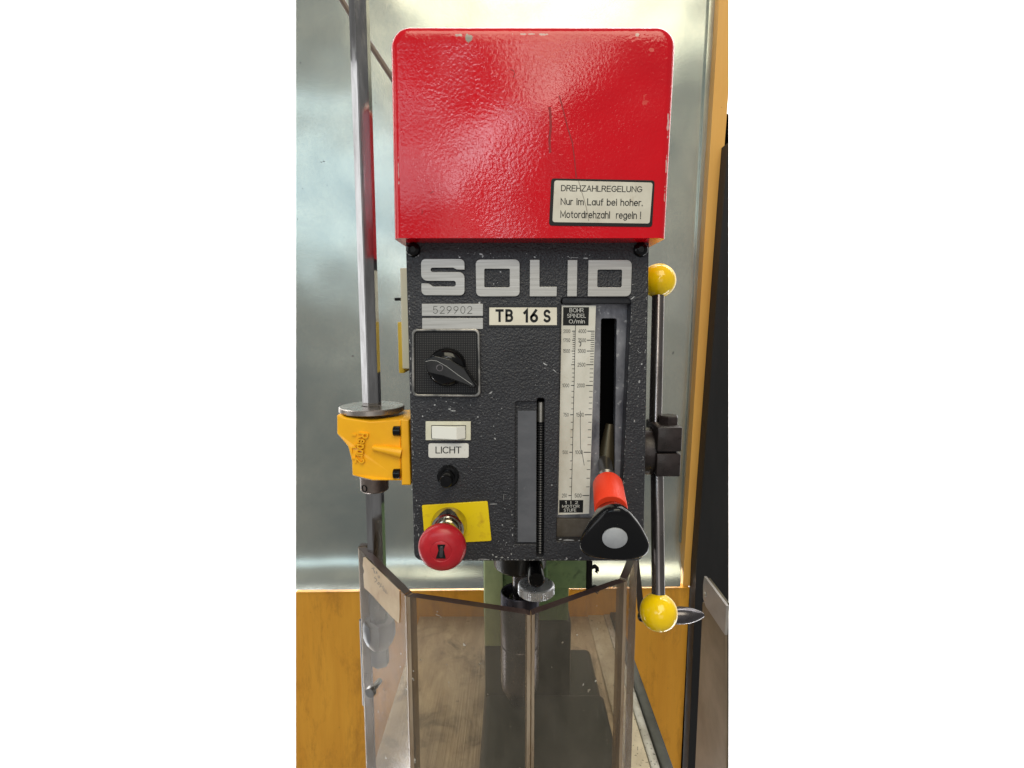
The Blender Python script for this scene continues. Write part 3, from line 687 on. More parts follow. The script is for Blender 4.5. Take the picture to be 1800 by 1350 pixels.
# rotary switch
sw = plate('rotary_switch', [[(726, 580, 8), (841, 580, 8), (843, 697, 8), (725.5, 696, 8)]], -0.0025, 0.0025, M('switch_face', (0.014, 0.014, 0.015), 0.5, spec=0.2), dp, 0.0006)
plate('bezel', [[(724, 578, 9), (843, 578, 9), (845, 698, 9), (724, 697, 9)], [(728, 582.5, 7), (839, 582.5, 7), (840.5, 693.5, 7), (728.5, 693, 7)]], -0.0042, 0.004, M('worn_bezel', (0.36, 0.34, 0.31), 0.35, metal=0.7, var=(0.10, 0.10, 0.10), vscale=60), sw, 0.0007)
# fine square grid of raised dots on the switch face
V = []; Fc = []
for i in range(34):
    for j in range(34):
        x = 732.5 + i * 3.12; y = 587 + j * 3.08; h = 0.62
        n = len(V)
        for (ox, oy) in ((-h, -h), (h, -h), (h, h), (-h, h)): V.append(P(x + ox, y + oy, -0.0028))
        Fc.append((n, n + 1, n + 2, n + 3))
tag(pymesh('dot_grid', V, Fc, M('grid_grey', (0.085, 0.08, 0.078), 0.5), sw, 0, fix=False), kind='stuff')
lathe('knob_base', P(786, 645, -0.0026), (0, -1, 0), [(0, 0.0170), (0.005, 0.0168), (0.0085, 0.0155), (0.011, 0.0125), (0.012, 0.008), (0.012, 0)], black_plastic, sw, 48)
blade = [(746, 632, 1), (764, 625, 8), (790, 631, 12), (817, 648, 4), (837, 678, 1), (834, 683, 1), (806, 672, 14), (779, 662, 10), (753, 656, 5), (748, 650, 2)]
kb = plate('knob_blade', [blade], -0.0200, 0.016, black_plastic, sw, 0.0010, 3)
pen('edge_highlight', [(748, 635.5), (758, 633.2), (768, 634.5), (785, 644), (805, 659), (830, 676)], 0.9, -0.0202, M('painted_edge_highlight', (0.32, 0.32, 0.31), 0.4), sw)  # painted highlight along the edge of the blade
ring('knob_screw_ring', P(773, 646.5, -0.0201), (0, -1, 0), 0.0022, 0.0030, 0, 0.0005, dark_steel, sw, 24, 0.0001)
# rocker switch
rk = plate('rocker_switch', [rr(748, 741, 827.5, 774, 1)], -0.0022, 0.0022, cream, dp, 0.0004)
plate('rocker_well', [rr(758, 747.5, 819, 771, 1)], -0.0026, 0.0006, black_matt, rk, 0.0001)
def rocker():
    x0, x1, xm = P(759, 760, -0.004).x, P(818, 760, -0.004).x, P(803, 760, -0.007).x
    zt, zb = P(0, 748.5, -0.003).z, P(0, 770.5, -0.003).z
    pr_ = [(x0, -0.0027), (x0, -0.0042), (xm, -0.0092), (x1, -0.0040), (x1, -0.0027)]
    V = [Vector((x, y, zt)) for x, y in pr_] + [Vector((x, y, zb)) for x, y in pr_]; n = 5
    F = [tuple(range(n)), tuple(range(n, 2 * n))[::-1]] + [(i, (i + 1) % n, n + (i + 1) % n, n + i) for i in range(n)]
    bm = bmesh.new(); vs = [bm.verts.new(v) for v in V]
    for f in F: bm.faces.new([vs[i] for i in f])
    bmesh.ops.bevel(bm, geom=bm.edges[:], offset=0.0004, segments=2, affect='EDGES')
    return bmobj('rocker', bm, rocker_white, rk)
rocker()
# LICHT label
ll = plate('light_label', [rr(753, 779.5, 824, 805, 4)], -0.0009, 0.0009, label_white, dp, 0.0002)
text('lettering', 'LICHT', tq(765.5, 785, 811, 797), -0.00105, ink, ll, 0.13, gap=0.2)
# small black push button
pbn = lathe('push_button', P(788, 836, 0.0), (0, -1, 0), [(0, 0.0100), (0.003, 0.0098), (0.0042, 0.0088), (0.0042, 0.0066), (0.006, 0.0066), (0.0175, 0.0058), (0.0185, 0.0050), (0.0187, 0)], black_plastic, dp, 40)
# embossed empty frame
plate('cast_frame', [[(809, 860, 1), (885, 860, 1), (885, 888, 1), (809, 888, 1)], [(810.2, 861.2, 1), (883.8, 861.2, 1), (883.8, 886.8, 1), (810.2, 886.8, 1)]], -0.0004, 0.0008, panel_paint, dp, 0.0001)
# emergency stop
es = plate('stop_plate', [[(741.5, 888.5, 2), (857, 881, 3), (864, 951, 3), (747, 957, 3)]], -0.0014, 0.0014, yellow_plate, dp, 0.0003)
EC = P(789.5, 922, -0.0015)
lathe('stop_collar', EC, (0, -1, 0), [(0, 0.0165), (0.003, 0.0163), (0.005, 0.0155), (0.011, 0.0152), (0.0125, 0.0146), (0.0128, 0.0128), (0.010, 0.0125), (0.010, 0.0110), (0.046, 0.0108)], chrome, es, 56)
lathe('stop_button', EC, (0, -1, 0), [(d + 0.0125, r) for d, r in [(0.030, 0.0112), (0.0315, 0.0185), (0.033, 0.0196), (0.0360, 0.0199), (0.0395, 0.0190), (0.0425, 0.0165), (0.0440, 0.0120), (0.0444, 0.0090), (0.0441, 0.0085), (0.0445, 0.0078), (0.0448, 0.004), (0.0449, 0)]], estop_red, es, 64)
YK = EC.y - 0.0575
kh = [(768.5, 957.5, 1), (783, 957.5, 1), (780, 966, 2), (783.5, 982, 1), (766, 982, 1), (770.5, 968, 2)]
plate('key_slot', [kh], YK, 0.0006, black_matt, es, 0.0001)
plate('key_core', [[(773, 961, 2), (779, 961, 2), (778.5, 980, 3), (772, 980, 3)]], YK - 0.0003, 0.0006, dark_steel, es, 0.0002)

# belt cover
def cover():
    Yf, Yb2 = -0.027, 0.31
    Ys = Yf + 0.0075
    xl, xr = P(694.5, 418, Ys).x, P(1167.5, 418, Ys).x
    zt, zb = P(900, 51, Ys).z, P(900, 418.5, Yf).z
    xlt, xrt = P(688.5, 75, Ys).x, P(1186, 75, Ys).x; zt0 = zt
    RC, r = 0.0155, 0.0075
    def outline(d):
        pts = [(xl + d, zb)]; R_ = max(RC - d, 0.003)
        for k in range(9):
            t = math.pi - k / 8 * math.pi / 2; pts.append((xl + d + R_ + R_ * math.cos(t), zt - d - R_ + R_ * math.sin(t)))
        for k in range(9):
            t = math.pi / 2 - k / 8 * math.pi / 2; pts.append((xr - d - R_ + R_ * math.cos(t), zt - d - R_ + R_ * math.sin(t)))
        pts.append((xr - d, zb))
        return [(x + ((xlt - xl) if x < (xl + xr) / 2 else (xrt - xr)) * (z - zb) / (zt0 - zb), z) for x, z in pts]
    rings = []
    for k in range(7):
        t = k / 6 * math.pi / 2
        rings.append((Yf + r * (1 - math.sin(t)), r * (1 - math.cos(t))))
    rings = rings[::-1]
    V = []; Fc = []
    ys = [(y, d) for y, d in rings] + [(Yb2, 0.0)]
    ys = sorted(ys)
    n = len(outline(0))
    for y, d in ys:
        for (x, z) in outline(d): V.append(Vector((x, y, z)))
    for s in range(len(ys) - 1):
        for i in range(n - 1): Fc.append((s * n + i, s * n + i + 1, (s + 1) * n + i + 1, (s + 1) * n + i))
        Fc.append((s * n + n - 1, s * n, (s + 1) * n, (s + 1) * n + n - 1))
    Fc.append(tuple(range(n))); Fc.append(tuple((len(ys) - 1) * n + i for i in range(n)))
    # wear masks in the cover's own coordinates
    c = Vector(((xl + xr) / 2, (Yf + Yb2) / 2, (zt + zb) / 2))
    m, nt, b, N, L = nodes('red_wrinkle_paint')
    v = tex_in(nt)
    big = ramp(nt, noise(nt, v, 9, 4, 0.6, 0.3), 0.3, 0.7)
    col = mix(nt, big, (0.62, 0.0015, 0.009), (0.50, 0.0015, 0.009))
    tc = N.new('ShaderNodeTexCoord')
    nz = noise(nt, v, 230, 4, 0.65)
    def wear(px, py, rx, ry, colr, amt=1.5):
        nonlocal col
        q = P(px, py, Yf) - c
        s = N.new('ShaderNodeVectorMath'); s.operation = 'SUBTRACT'; L.new(tc.outputs['Object'], s.inputs[0]); s.inputs[1].default_value = q
        d = N.new('ShaderNodeVectorMath'); d.operation = 'MULTIPLY'; L.new(s.outputs[0], d.inputs[0])
        d.inputs[1].default_value = (1 / mm(rx, Yf), 1 / 0.02, 1 / mm(ry, Yf))
        ln = N.new('ShaderNodeVectorMath'); ln.operation = 'LENGTH'; L.new(d.outputs[0], ln.inputs[0])
        ma = N.new('ShaderNodeMath'); ma.operation = 'MULTIPLY_ADD'; L.new(nz, ma.inputs[0]); ma.inputs[1].default_value = amt
        L.new(ln.outputs['Value'], ma.inputs[2])
        f = ramp(nt, ma.outputs[0], 0.0, 1.0); r_ = f.node
        # mask is 1 where length + noise stays below 1
        r_.color_ramp.elements[0].position = 0.9; r_.color_ramp.elements[1].position = 0.97
        r_.color_ramp.elements[0].color = (1, 1, 1, 1); r_.color_ramp.elements[1].color = (0, 0, 0, 1)
        # lift the range (lengths above 1 clamp to 1 already)
        col = mix(nt, f, col, colr)
    wear(820, 68, 13, 15, (0.30, 0.29, 0.24), 1.0)
    wear(800, 62, 26, 7, (0.50, 0.34, 0.30), 1.5)
    wear(935, 60, 90, 5, (0.55, 0.36, 0.33), 1.5)
    wear(1172, 215, 6, 60, (0.62, 0.42, 0.40), 1.3)
    wear(1169, 290, 5, 50, (0.62, 0.44, 0.40), 1.3)
    wear(1166, 345, 5, 40, (0.58, 0.30, 0.26), 1.3)
    wear(697, 300, 4, 110, (0.60, 0.30, 0.30), 1.5)
    wear(1117, 61, 6, 5, (0.55, 0.35, 0.3), 0.8)
    wear(1142, 88, 8, 6, (0.62, 0.10, 0.08), 1.0)
    wear(1130, 180, 18, 30, (0.60, 0.06, 0.05), 1.5)
    L.new(col, b.inputs['Base Color']); rr_ = N.new('ShaderNodeMapRange'); L.new(noise(nt, v, 14, 5, 0.65, 0.4), rr_.inputs[0]); rr_.inputs[1].default_value = 0.3; rr_.inputs[2].default_value = 0.7; rr_.inputs[3].default_value = 0.09; rr_.inputs[4].default_value = 0.19; L.new(rr_.outputs[0], b.inputs['Roughness']); b.inputs['Specular IOR Level'].default_value = 0.45
    bp = N.new('ShaderNodeBump'); bp.inputs['Strength'].default_value = 0.21; bp.inputs['Distance'].default_value = 0.0008
    L.new(noise(nt, v, 460, 2, 0.45, 0.2), bp.inputs['Height'])
    bp2 = N.new('ShaderNodeBump'); bp2.inputs['Strength'].default_value = 0.5; bp2.inputs['Distance'].default_value = 0.010
    L.new(noise(nt, v, 11, 1, 0.4), bp2.inputs['Height']); L.new(bp.outputs[0], bp2.inputs['Normal'])
    L.new(bp2.outputs[0], b.inputs['Normal'])
    return pymesh('belt_cover', V, Fc, m, dp, 40), Yf
cov, YCF = cover()
cov['label'] = 'glossy red wrinkle painted belt cover with scratches'
pen('scratch', [(966, 188), (967.5, 200), (968, 225), (966, 245), (967, 268)], 4.2, YCF - 0.00012, scratch_red, cov)
pen('scratch', [(983, 168), (988, 185), (998, 225), (1006, 250), (1010, 280), (1013, 312)], 2.0, YCF - 0.00012, scratch_red, cov)
pen('scratch', [(897, 122), (903, 124), (905, 131), (902, 136)], 1.3, YCF - 0.00012, scratch_red, cov)
pen('scratch', [(741, 368), (743, 372), (741, 377)], 1.0, YCF - 0.00012, scratch_red, cov)
pen('scratch', [(756, 340), (762, 336)], 1.2, YCF - 0.00012, scratch_red, cov)
# warning label
wl = plate('warning_label', [[(969, 313.5, 5), (1151, 317, 5), (1146.5, 399, 5), (965, 396.5, 5)]], YCF - 0.0004, 0.0006, ink, dp, 0.0001)
plate('label_face', [[(974.5, 317, 4), (1147.5, 321, 4), (1142, 393, 4), (971, 390.5, 4)]], YCF - 0.0006, 0.0004, sticker_face, wl, 0.0001)
YL = YCF - 0.00072
text('lettering', 'DREHZAHLREGELUNG', [(986.5, 325), (1129.5, 327.5), (1129, 338), (986, 336)], YL, ink, wl, 0.135)
text('lettering', 'Nur im Lauf bei hoher.', [(985.5, 348), (1130, 350), (1129.5, 362.5), (985.5, 360)], YL, ink, wl, 0.135)
text('lettering', 'Motordrehzahl  regeln !', [(985, 370), (1127, 372), (1126.5, 385), (985, 383)], YL, ink, wl, 0.135)
pen('scratch', [(1017, 318), (1021, 332), (1026, 348), (1031, 366), (1035, 388)], 0.9, YL - 0.0001, M('label_scratch', (0.25, 0.21, 0.16), 0.5), wl)

# worn spots on the panel, too small to pick apart
V = []; Fc = []
def chip(x, y, rx, ry=None, rot=0.0, Y=-0.00012):
    ry = ry or rx; n = len(V); k = 7
    for i in range(k):
        t = 2 * math.pi * i / k; q = random.uniform(0.55, 1.1)
        a, b = rx * q * math.cos(t), ry * q * math.sin(t)
        V.append(P(x + a * math.cos(rot) - b * math.sin(rot), y + a * math.sin(rot) + b * math.cos(rot), Y))
    Fc.append(tuple(range(n, n + k)))
for c in [(735, 449, 3, 2, -0.7), (731, 451, 2), (846, 447, 4, 1.6, 0.3), (848, 451, 1.4, 2.5), (808, 452, 2, 1.5), (940, 452, 2.5, 1.5), (1029, 454, 5, 1.3), (1010, 453, 9, 0.6), (843, 532, 2.2),
          (880, 478, 1.3), (868, 499, 1.1), (835, 472, 1.3), (797, 722, 6, 1.8, 0.1), (790, 719, 3, 1.5), (764, 712, 2, 2), (743, 732, 1.6), (840, 733, 1.5), (827, 712, 1), (870, 771, 2, 3, -0.5), (863, 690, 4.5, 1.6, -0.5),
          (868, 749, 1), (933, 853, 1.2), (970, 853, 1.4), (883, 923, 1.5), (926, 965.5, 18, 1.1, 0.02), (1120, 967, 2), (853, 983.5, 11, 0.9, 0.05), (872, 979, 3, 1.6), (882, 980, 3, 1.5), (866, 975, 2, 1.5, 0.6), (893, 980, 1.5), (899, 974, 1.6), (996, 982, 2.5, 2, 0.8), (1020, 981, 2.5, 1.8, -0.6),
          (800, 985, 3, 1), (736, 940, 1, 3), (732, 880, 1, 2), (724, 860, 1.5), (726, 795, 1, 2), (806, 880.5, 6, 0.8), (868, 886, 8, 0.7), (885, 874, 0.7, 8), (795, 887, 7, 0.8),
          (722, 690, 1, 2.4), (722, 630, 0.9, 3), (1128, 640, 2), (1124, 671, 2.2, 3), (1125, 620, 1.2), (1107, 530, 2.6, 2), (1112, 524, 5, 1.4, -0.6), (1115, 740, 1.2, 2.5), (1118, 860, 1), (1096, 865, 1.6), (1094, 772, 1, 3.5),
          (905, 895, 1), (900, 905, 1.2), (901, 940, 1, 3), (958, 640, 7, 1.2, 0.6), (975, 652, 6, 1, 0.7), (985, 948, 3, 1.2), (1000, 949.5, 14, 1.6), (1022, 950, 9, 1.4)]:
    chip(*c)
for i in range(50):
    chip(random.uniform(724, 1125), random.uniform(430, 982), random.choice([0.5, 0.6, 0.7, 0.9]))
for (cx_, cy_, sx_, sy_, k_) in ((790, 715, 30, 12, 26), (880, 955, 24, 20, 26), (850, 725, 18, 25, 14), (735, 920, 8, 40, 22), (900, 900, 6, 40, 16), (1098, 560, 4, 40, 14), (1125, 650, 5, 40, 18), (850, 448, 30, 5, 12), (1010, 452, 30, 4, 12), (965, 650, 12, 14, 10), (1105, 900, 10, 50, 14)):
    for i in range(k_): chip(min(max(random.gauss(cx_, sx_), 727), 1122), min(max(random.gauss(cy_, sy_), 428), 983), random.choice([0.5, 0.6, 0.8, 1.0, 1.4]), random.choice([0.4, 0.6, 0.9]), random.uniform(-0.8, 0.8))
for i in range(70): chip(724 + random.uniform(-7, 1) + 0.0, random.uniform(560, 975), 0.7, random.uniform(0.6, 1.8)) if False else None
for i in range(46):
    y = random.uniform(440, 975); chip(716 + (y - 430) * 0.0252 + random.uniform(-0.8, 1.2), y, 0.6, random.uniform(0.8, 2.6))
    y = random.uniform(440, 940); chip(1138 - (y - 430) * 0.018 + random.uniform(-1.5, 0.2), y, 0.5, random.uniform(0.6, 1.8))
    chip(random.uniform(740, 1020), 984.2 + random.uniform(-0.8, 0.5), random.uniform(0.6, 2.6), 0.6)
    t = random.random(); chip(1111 - 19 * t, 530 + 400 * t, 0.5, random.uniform(0.8, 3))
# keep the spots that fall on the panel itself, not over its openings or fittings
def inside(x, y):
    for (a, b, c, d) in ((905, 697, 958, 980), (741, 533, 850, 579), (858, 538, 981, 573), (723, 577, 846, 699), (747, 740, 829, 806), (765, 818, 808, 858), (742, 880, 864, 956), (738, 454, 1112, 523)):
        if a < x < c and b < y < d: return True
    return 978 < x < 1108 - (y - 523) * 0.044 and 523 < y < 946
def topx(p):
    d = p - Vector((0, CY, ZE)); fw = d.y * cp - d.z * sp; u = d.y * sp + d.z * cp
    return 900 + FPX * d.x / fw, 675 - FPX * u / fw
Fk = []
for f in Fc:
    c = sum((V[i] for i in f), Vector()) / len(f); x, y = topx(c)
    if not inside(x, y) or (851 < x < 900 and 470 < y < 505): Fk.append(f)
tag(pymesh('paint_chips', V, Fk, chip_paint, dp, 0, fix=False), kind='stuff')

# small electric box behind the left edge of the panel
eb = pbox('junction_box', 707.5, 471, 740, 648, 0.065, 0.05, M('cream_box', (0.66, 0.62, 0.46), 0.5, dirt=((0.4, 0.33, 0.2), 60, 0.6, 0.8)), dp, 0.001)
pbox('box_edge', 701, 566, 709, 656, 0.072, 0.04, M('yellow_box_edge', (0.55, 0.36, 0.02), 0.5), eb, 0.001)
a = P(694, 526, 0.07)
tube('pin', [a, a + Vector((0.014, 0, 0))], 0.0016, black_matt, eb, 10)

# spindle, chuck
SY = 0.105; SX = P(914, 1040, SY).x
zq = P(914, 1018, SY - 0.03).z
lathe('quill', (SX, SY, zq), (0, 0, 1), [(0, 0.026), (0.003, 0.0295), (0.006, 0.030), (0.05, 0.030)], quill_black, dp, 48)
zr = P(914, 1039, SY).z
lathe('chuck', (SX, SY, zr), (0, 0, -1), [(0.030, 0.0), (0.030, 0.0100), (0.020, 0.0185), (0.001, 0.0195), (0.0, 0.0200), (0.0, 0.0215), (0.001, 0.0222), (0.060, 0.0222), (0.061, 0.0212), (0.063, 0.0212), (0.064, 0.0220), (0.110, 0.0220), (0.118, 0.0205), (0.134, 0.0120), (0.139, 0.009), (0.1395, 0.0)], chuck_steel, dp, 56)
lathe('spindle', (SX, SY, zr - 0.028), (0, 0, 1), [(0, 0.0085), (0.060, 0.0085)], dark_steel, dp, 32)
ring('lock_ring', (SX, SY, zr - 0.012), (0, 0, 1), 0.0090, 0.0125, 0, 0.006, dark_steel, dp, 36)
# knurled stop wheel and depth stop rod
KX = P(942.5, 1030, 0.058)
def gear(name, base, r, h, teeth, mat, parent):
    V = []; Fc = []; n = teeth * 2; lay = [(0, r - 0.0010), (0.0008, r), (h - 0.0010, r), (h, r - 0.0012), (h, r * 0.55)]
    for z, rad in lay:
        for i in range(n):
            t = 2 * math.pi * i / n; q = rad * (1.0 if i % 2 else 0.972) if 0 < z < h else rad * 0.98
            V.append(Vector(base) + Vector((q * math.cos(t), q * math.sin(t), z)))
    for s in range(len(lay) - 1):
        for i in range(n):
            j = (i + 1) % n; Fc.append((s * n + i, s * n + j, (s + 1) * n + j, (s + 1) * n + i))
    Fc.append(tuple(range(n))); Fc.append(tuple((len(lay) - 1) * n + i for i in range(n)))
    return pymesh(name, V, Fc, mat, parent, 20)
gear('knurled_wheel', KX + Vector((0, 0, -0.008)), 0.0190, 0.0105, 60, knurl, dp)
q = P(943, 1020, 0.028)
lathe('stop_rod', q + Vector((0, 0.03, 0)), (0, -1, 0), [(0, 0.0082), (0.0285, 0.0082), (0.030, 0.0072), (0.030, 0)], black_plastic, dp, 36)
tube('stop_post', [KX + Vector((0, 0.006, 0.0)), KX + Vector((0, 0.006, 0.045))], 0.007, quill_black, dp, 20)
# feed lever on the right
fl = thing('feed_lever', '', '', P(1165, 793, 0.05)); del fl['label'], fl['category']
fl.parent = dp; fl.location = WPOS[fl.name] - WPOS[dp.name]
UB = P(1157.5, 493.5, 0.095); LBp = P(1157.5, 1076, 0.0115)
a = P(1153.5, 838.5, 0.026); b_ = P(1198.5, 794.5, 0.026); d_ = P(1198.5, 751, 0.026)
box('clamp_block', (a.x, 0.026, b_.z + 0.0000), (b_.x, 0.072, d_.z), oily_steel, fl, 0.0016, 2)
box('clamp_block', (a.x, 0.0262, a.z), (b_.x - 0.0004, 0.072, b_.z - 0.0018), oily_steel, fl, 0.0016, 2)
box('clamp_core', (a.x + 0.002, 0.032, a.z + 0.006), (b_.x - 0.003, 0.07, d_.z - 0.006), black_matt, fl, 0.001)
hc = (P(1130, 792, 0.055))
lathe('pinion_hub', Vector((pr.x - 0.010, 0.055, hc.z)), (1, 0, 0), [(0, 0.0235), (0.012, 0.0235), (0.0135, 0.022), (0.0155, 0.0235), (a.x - pr.x + 0.011, 0.0240)], oily_steel, fl, 40)
q = P(1174.5, 749, 0.046)
def hexbolt(name, base, r, h, mat, parent):
    V = []
    for z, rr_ in ((0, r), (h * 0.85, r), (h, r * 0.9)):
        for k in range(6):
            t = R(60 * k + 12); V.append(Vector(base) + Vector((rr_ * math.cos(t), rr_ * math.sin(t), z)))
    F = [tuple(range(6))[::-1], tuple(range(12, 18))] + [(s * 6 + i, s * 6 + (i + 1) % 6, s * 6 + 6 + (i + 1) % 6, s * 6 + 6 + i) for s in (0, 1) for i in range(6)]
    return pymesh(name, V, F, mat, parent, 20)
hexbolt('clamp_bolt', Vector((q.x, 0.046, d_.z - 0.0005)), 0.0100, 0.0085, oily_steel, fl)
q2 = Vector((P(1179, 840, 0.046).x, 0.046, a.z))
lathe('bolt_end', q2, (0, 0, -1), [(0, 0.0045), (0.002, 0.0045), (0.0026, 0.0035)], black_matt, fl, 20)
dirv = (UB - LBp).normalized()
for nm, B, A in (('u', UB, P(1152, 745, 0.0585)), ('l', LBp, P(1155, 845, 0.0455))):
    d = (B - A)
    tube('lever_rod', [A - d * 0.12, B - d.normalized() * 0.010], 0.0063, lever_steel, fl, 28)
for B in (UB, LBp):
    a_, rb = (B - (UB + LBp) / 2).normalized(), 0.0178
    prof = [(-rb * 0.94, 0.0062), (-rb * 0.93, 0.0068)] + [(-rb * math.cos(t), rb * math.sin(t)) for t in [R(k) for k in range(26, 180, 6)]] + [(rb, 0)]
    lathe('ball_knob', B, a_, prof, yellow_plastic, fl, 48, smooth=50)
# crank handle tip and dark stop bar behind the lever
q = P(1180, 1082, 0.09)
lathe('crank_grip', q, (1, 0, 0.02), [(-0.012, 0.0085), (0.0, 0.0092), (0.012, 0.0094), (0.020, 0.0086), (0.027, 0.0066), (0.033, 0.0040), (0.0365, 0.0018), (0.037, 0)], dark_steel, dp, 36)
tube('crank_arm', [q + Vector((-0.011, 0, 0)), P(1128, 1084, 0.121)], 0.006, dark_steel, dp, 14)
slab('stop_bar', [(1112, 965, 0.12), (1121, 965, 0.12), (1134, 1086, 0.12), (1128, 1093, 0.12), (1122, 1075, 0.12)], 0.004, M('dark_bar', (0.030, 0.022, 0.018), 0.4), dp)
tube('bar_stud', [P(1119, 985, 0.122), P(1040, 960, 0.14)], 0.004, black_matt, dp, 12)

# ------------------------------------------------------------------ safety guard on its hexagonal rod
RY = 0.050; RX = P(653.5, 700, RY).x
zdisc = P(654, 713, RY).z
sg = thing('safety_guard', 'smoked transparent safety guard hanging from a hexagonal steel rod and yellow bracket', 'safety guard', (RX, RY, ZE - 0.50))
def hexrod(name, z0, z1, r, phi, mat, parent):
    V = [Vector((RX + r * math.cos(R(60 * k + phi)), RY + r * math.sin(R(60 * k + phi)), z)) for z in (z0, z1) for k in range(6)]
    F = [tuple(range(6))[::-1], tuple(range(6, 12))] + [(i, (i + 1) % 6, 6 + (i + 1) % 6, 6 + i) for i in range(6)]
    bm = bmesh.new(); vs = [bm.verts.new(v) for v in V]
    for f in F: bm.faces.new([vs[i] for i in f])
    es_ = [e for e in bm.edges if abs(e.verts[0].co.z - e.verts[1].co.z) > 0.1]
    bmesh.ops.bevel(bm, geom=es_, offset=0.0005, segments=2, affect='EDGES')
    return bmobj(name, bm, mat, parent, 25)
hexrod('hexagonal_rod', ZE - 0.36, ZE + 0.42, 0.0093, 24, rod_steel, sg)
lathe('stop_disc', (RX, RY, zdisc - 0.0055), (0, 0, 1), [(0, 0.0306), (0.0006, 0.0315), (0.0048, 0.0315), (0.0055, 0.0306), (0.0055, 0.0102), (0.0045, 0.0098)], M('tarnished_disc', (0.40, 0.36, 0.33), 0.30, metal=0.9, var=(0.30, 0.265, 0.23), vscale=50, rvar=0.08), sg, 72)
zc1 = P(660, 843, RY).z; zc0 = P(660, 861, RY).z
cl = lathe('rod_collar', (RX, RY, zc0), (0, 0, 1), [(0, 0.0128), (0.0010, 0.0138), (zc1 - zc0 + 0.004, 0.0140)], collar_steel, sg, 48)
qd = Vector((-0.5, -0.85, 0)).normalized()
lathe('set_screw', Vector((RX, RY, (zc0 + zc1) / 2)) + qd * 0.0128, qd, [(0, 0.0036), (0.0016, 0.0036), (0.0018, 0.0030), (0.0006, 0.0026), (0.0006, 0)], black_matt, cl, 24)
# yellow bracket
def bracket():
    out = [(588, 731, 2), (601, 736, 3), (650, 741, 0), (704, 739, 0), (704, 846, 0), (655, 845, 0), (617, 838, 2), (616, 812, 4), (609, 787, 10), (596, 773, 8), (588, 765, 5)]
    V = []; Fc = []; Y0 = 0.016
    pts = [(P(x, y, Y0).x, P(x, y, Y0).z, mm(r, Y0)) for x, y, r in out]
    loop = rounded(pts, 4)
    me = curve_mesh([loop], 0.060, 0.0012, 2)
    xr_ = P(652, 790, Y0).x
    for v in me.vertices:
        y = Y0 + 0.030 - v.co.z
        if y < 0.04:    # front bends back on the left of the ridge and slightly on the right
            y += max(0, xr_ - v.co.x) * 0.20 + max(0, v.co.x - xr_) * 0.06
        v.co = Vector((v.co.x, y, v.co.y))
    return finish('clamp_bracket', me, yellow_cast, sg, 30)
br = bracket()
plate('bracket_flange', [[(704, 737, 1), (718.5, 739, 1), (722, 853, 1), (706, 853, 1)]], 0.014, 0.055, yellow_cast, br, 0.0008)
tube('bracket_rib', [P(656, 787, 0.0175), P(680, 791, 0.0155), P(706, 796, 0.016)], [0.0025, 0.0040, 0.0052], yellow_cast, br, 16)
for y in (757.5, 832.5):
    q = P(698, y, 0.017)
    lathe('flange_screw', q, (1, 0, 0), [(-0.0035, 0.0040), (-0.003, 0.0046), (0.0030, 0.0047)], black_plastic, br, 24)
Yt = lambda py: -0.0018
text('cast_lettering', 'Repar2', [(648, 762), (640, 815), (625, 813), (630, 760)], 0.0160, yellow_cast, br, 0.15, rel=0.0011, slope=0.2)
text('cast_lettering', 'I  LT', [(626, 763), (625, 813), (618, 813), (619, 763)], 0.0160, yellow_cast, br, 0.14, rel=0.0006, slope=0.2)

# guard panels
HG = 0.235; ZT = ZE - HG; ZBt = ZE - 0.515
def G(px, py):
    v = (675 - py) / FPX; u = (px - 900) / FPX
    t = -HG / (-sp + v * cp); return Vector((u * t, CY + t * (cp + v * sp)))
pl_pts = [G(641, 948), G(629, 962), G(714, 1048), G(934, 1081), G(1102, 1021), G(1118, 978)]
d = (pl_pts[5] - pl_pts[4]).normalized(); pl_pts[5] = pl_pts[4] + d * 0.065
d = (pl_pts[0] - pl_pts[1]).normalized(); pl_pts[0] = pl_pts[1] + d * 0.012
T = 0.0072; inner = []
cen = Vector((0.0, 0.10))
for i, p in enumerate(pl_pts):
    ns = []
    for j in (i - 1, i):
        if 0 <= j < len(pl_pts) - 1:
            e = (pl_pts[j + 1] - pl_pts[j]).normalized(); nn = Vector((-e.y, e.x))
            ns.append(nn)
    m_ = sum(ns, Vector((0, 0))).normalized(); k = T / max(m_.dot(ns[0]), 0.3); inner.append(p + m_ * k)
beads = []
for i in range(len(pl_pts) - 1):
    e = (pl_pts[i + 1] - pl_pts[i]).normalized(); g = 0.0006
    a0, a1 = pl_pts[i] + e * g, pl_pts[i + 1] - e * g; b0, b1 = inner[i] + e * g, inner[i + 1] - e * g
    bw = 0.0014 if i in (0, 4) else 0.0028; F = [(0, 1, 5, 4), (2, 3, 7, 6), (4, 5, 6, 7), (3, 2, 1, 0), (1, 2, 6, 5), (3, 0, 4, 7)]
    cuts = [(a0, b0), (a0 + e * bw, b0 + e * bw), (a1 - e * bw, b1 - e * bw), (a1, b1)]
    for j in range(3):
        (p0, q0), (p1, q1) = cuts[j], cuts[j + 1]
        if j == 1: p0, q0, p1, q1 = p0 + e * 0.0002, q0 + e * 0.0002, p1 - e * 0.0002, q1 - e * 0.0002
        V = [Vector((q.x, q.y, z)) for z in (ZBt, ZT if j == 1 else ZT - 0.0004) for q in (p0, p1, q1, q0)]
        if j == 1: main = pymesh('guard_panel', V, F, [guard_clear, guard_edge], sg, 0, fmat=[0, 0, 1, 1, 0, 0])
        else: beads.append(V)
    for V in beads: pymesh('edge_bead', V, F, [guard_bead, guard_edge], main, 0, fmat=[0, 0, 1, 1, 0, 0])
    beads.clear()
# metal hanger strip at the left, outside the first panel
hb = pl_pts[1]
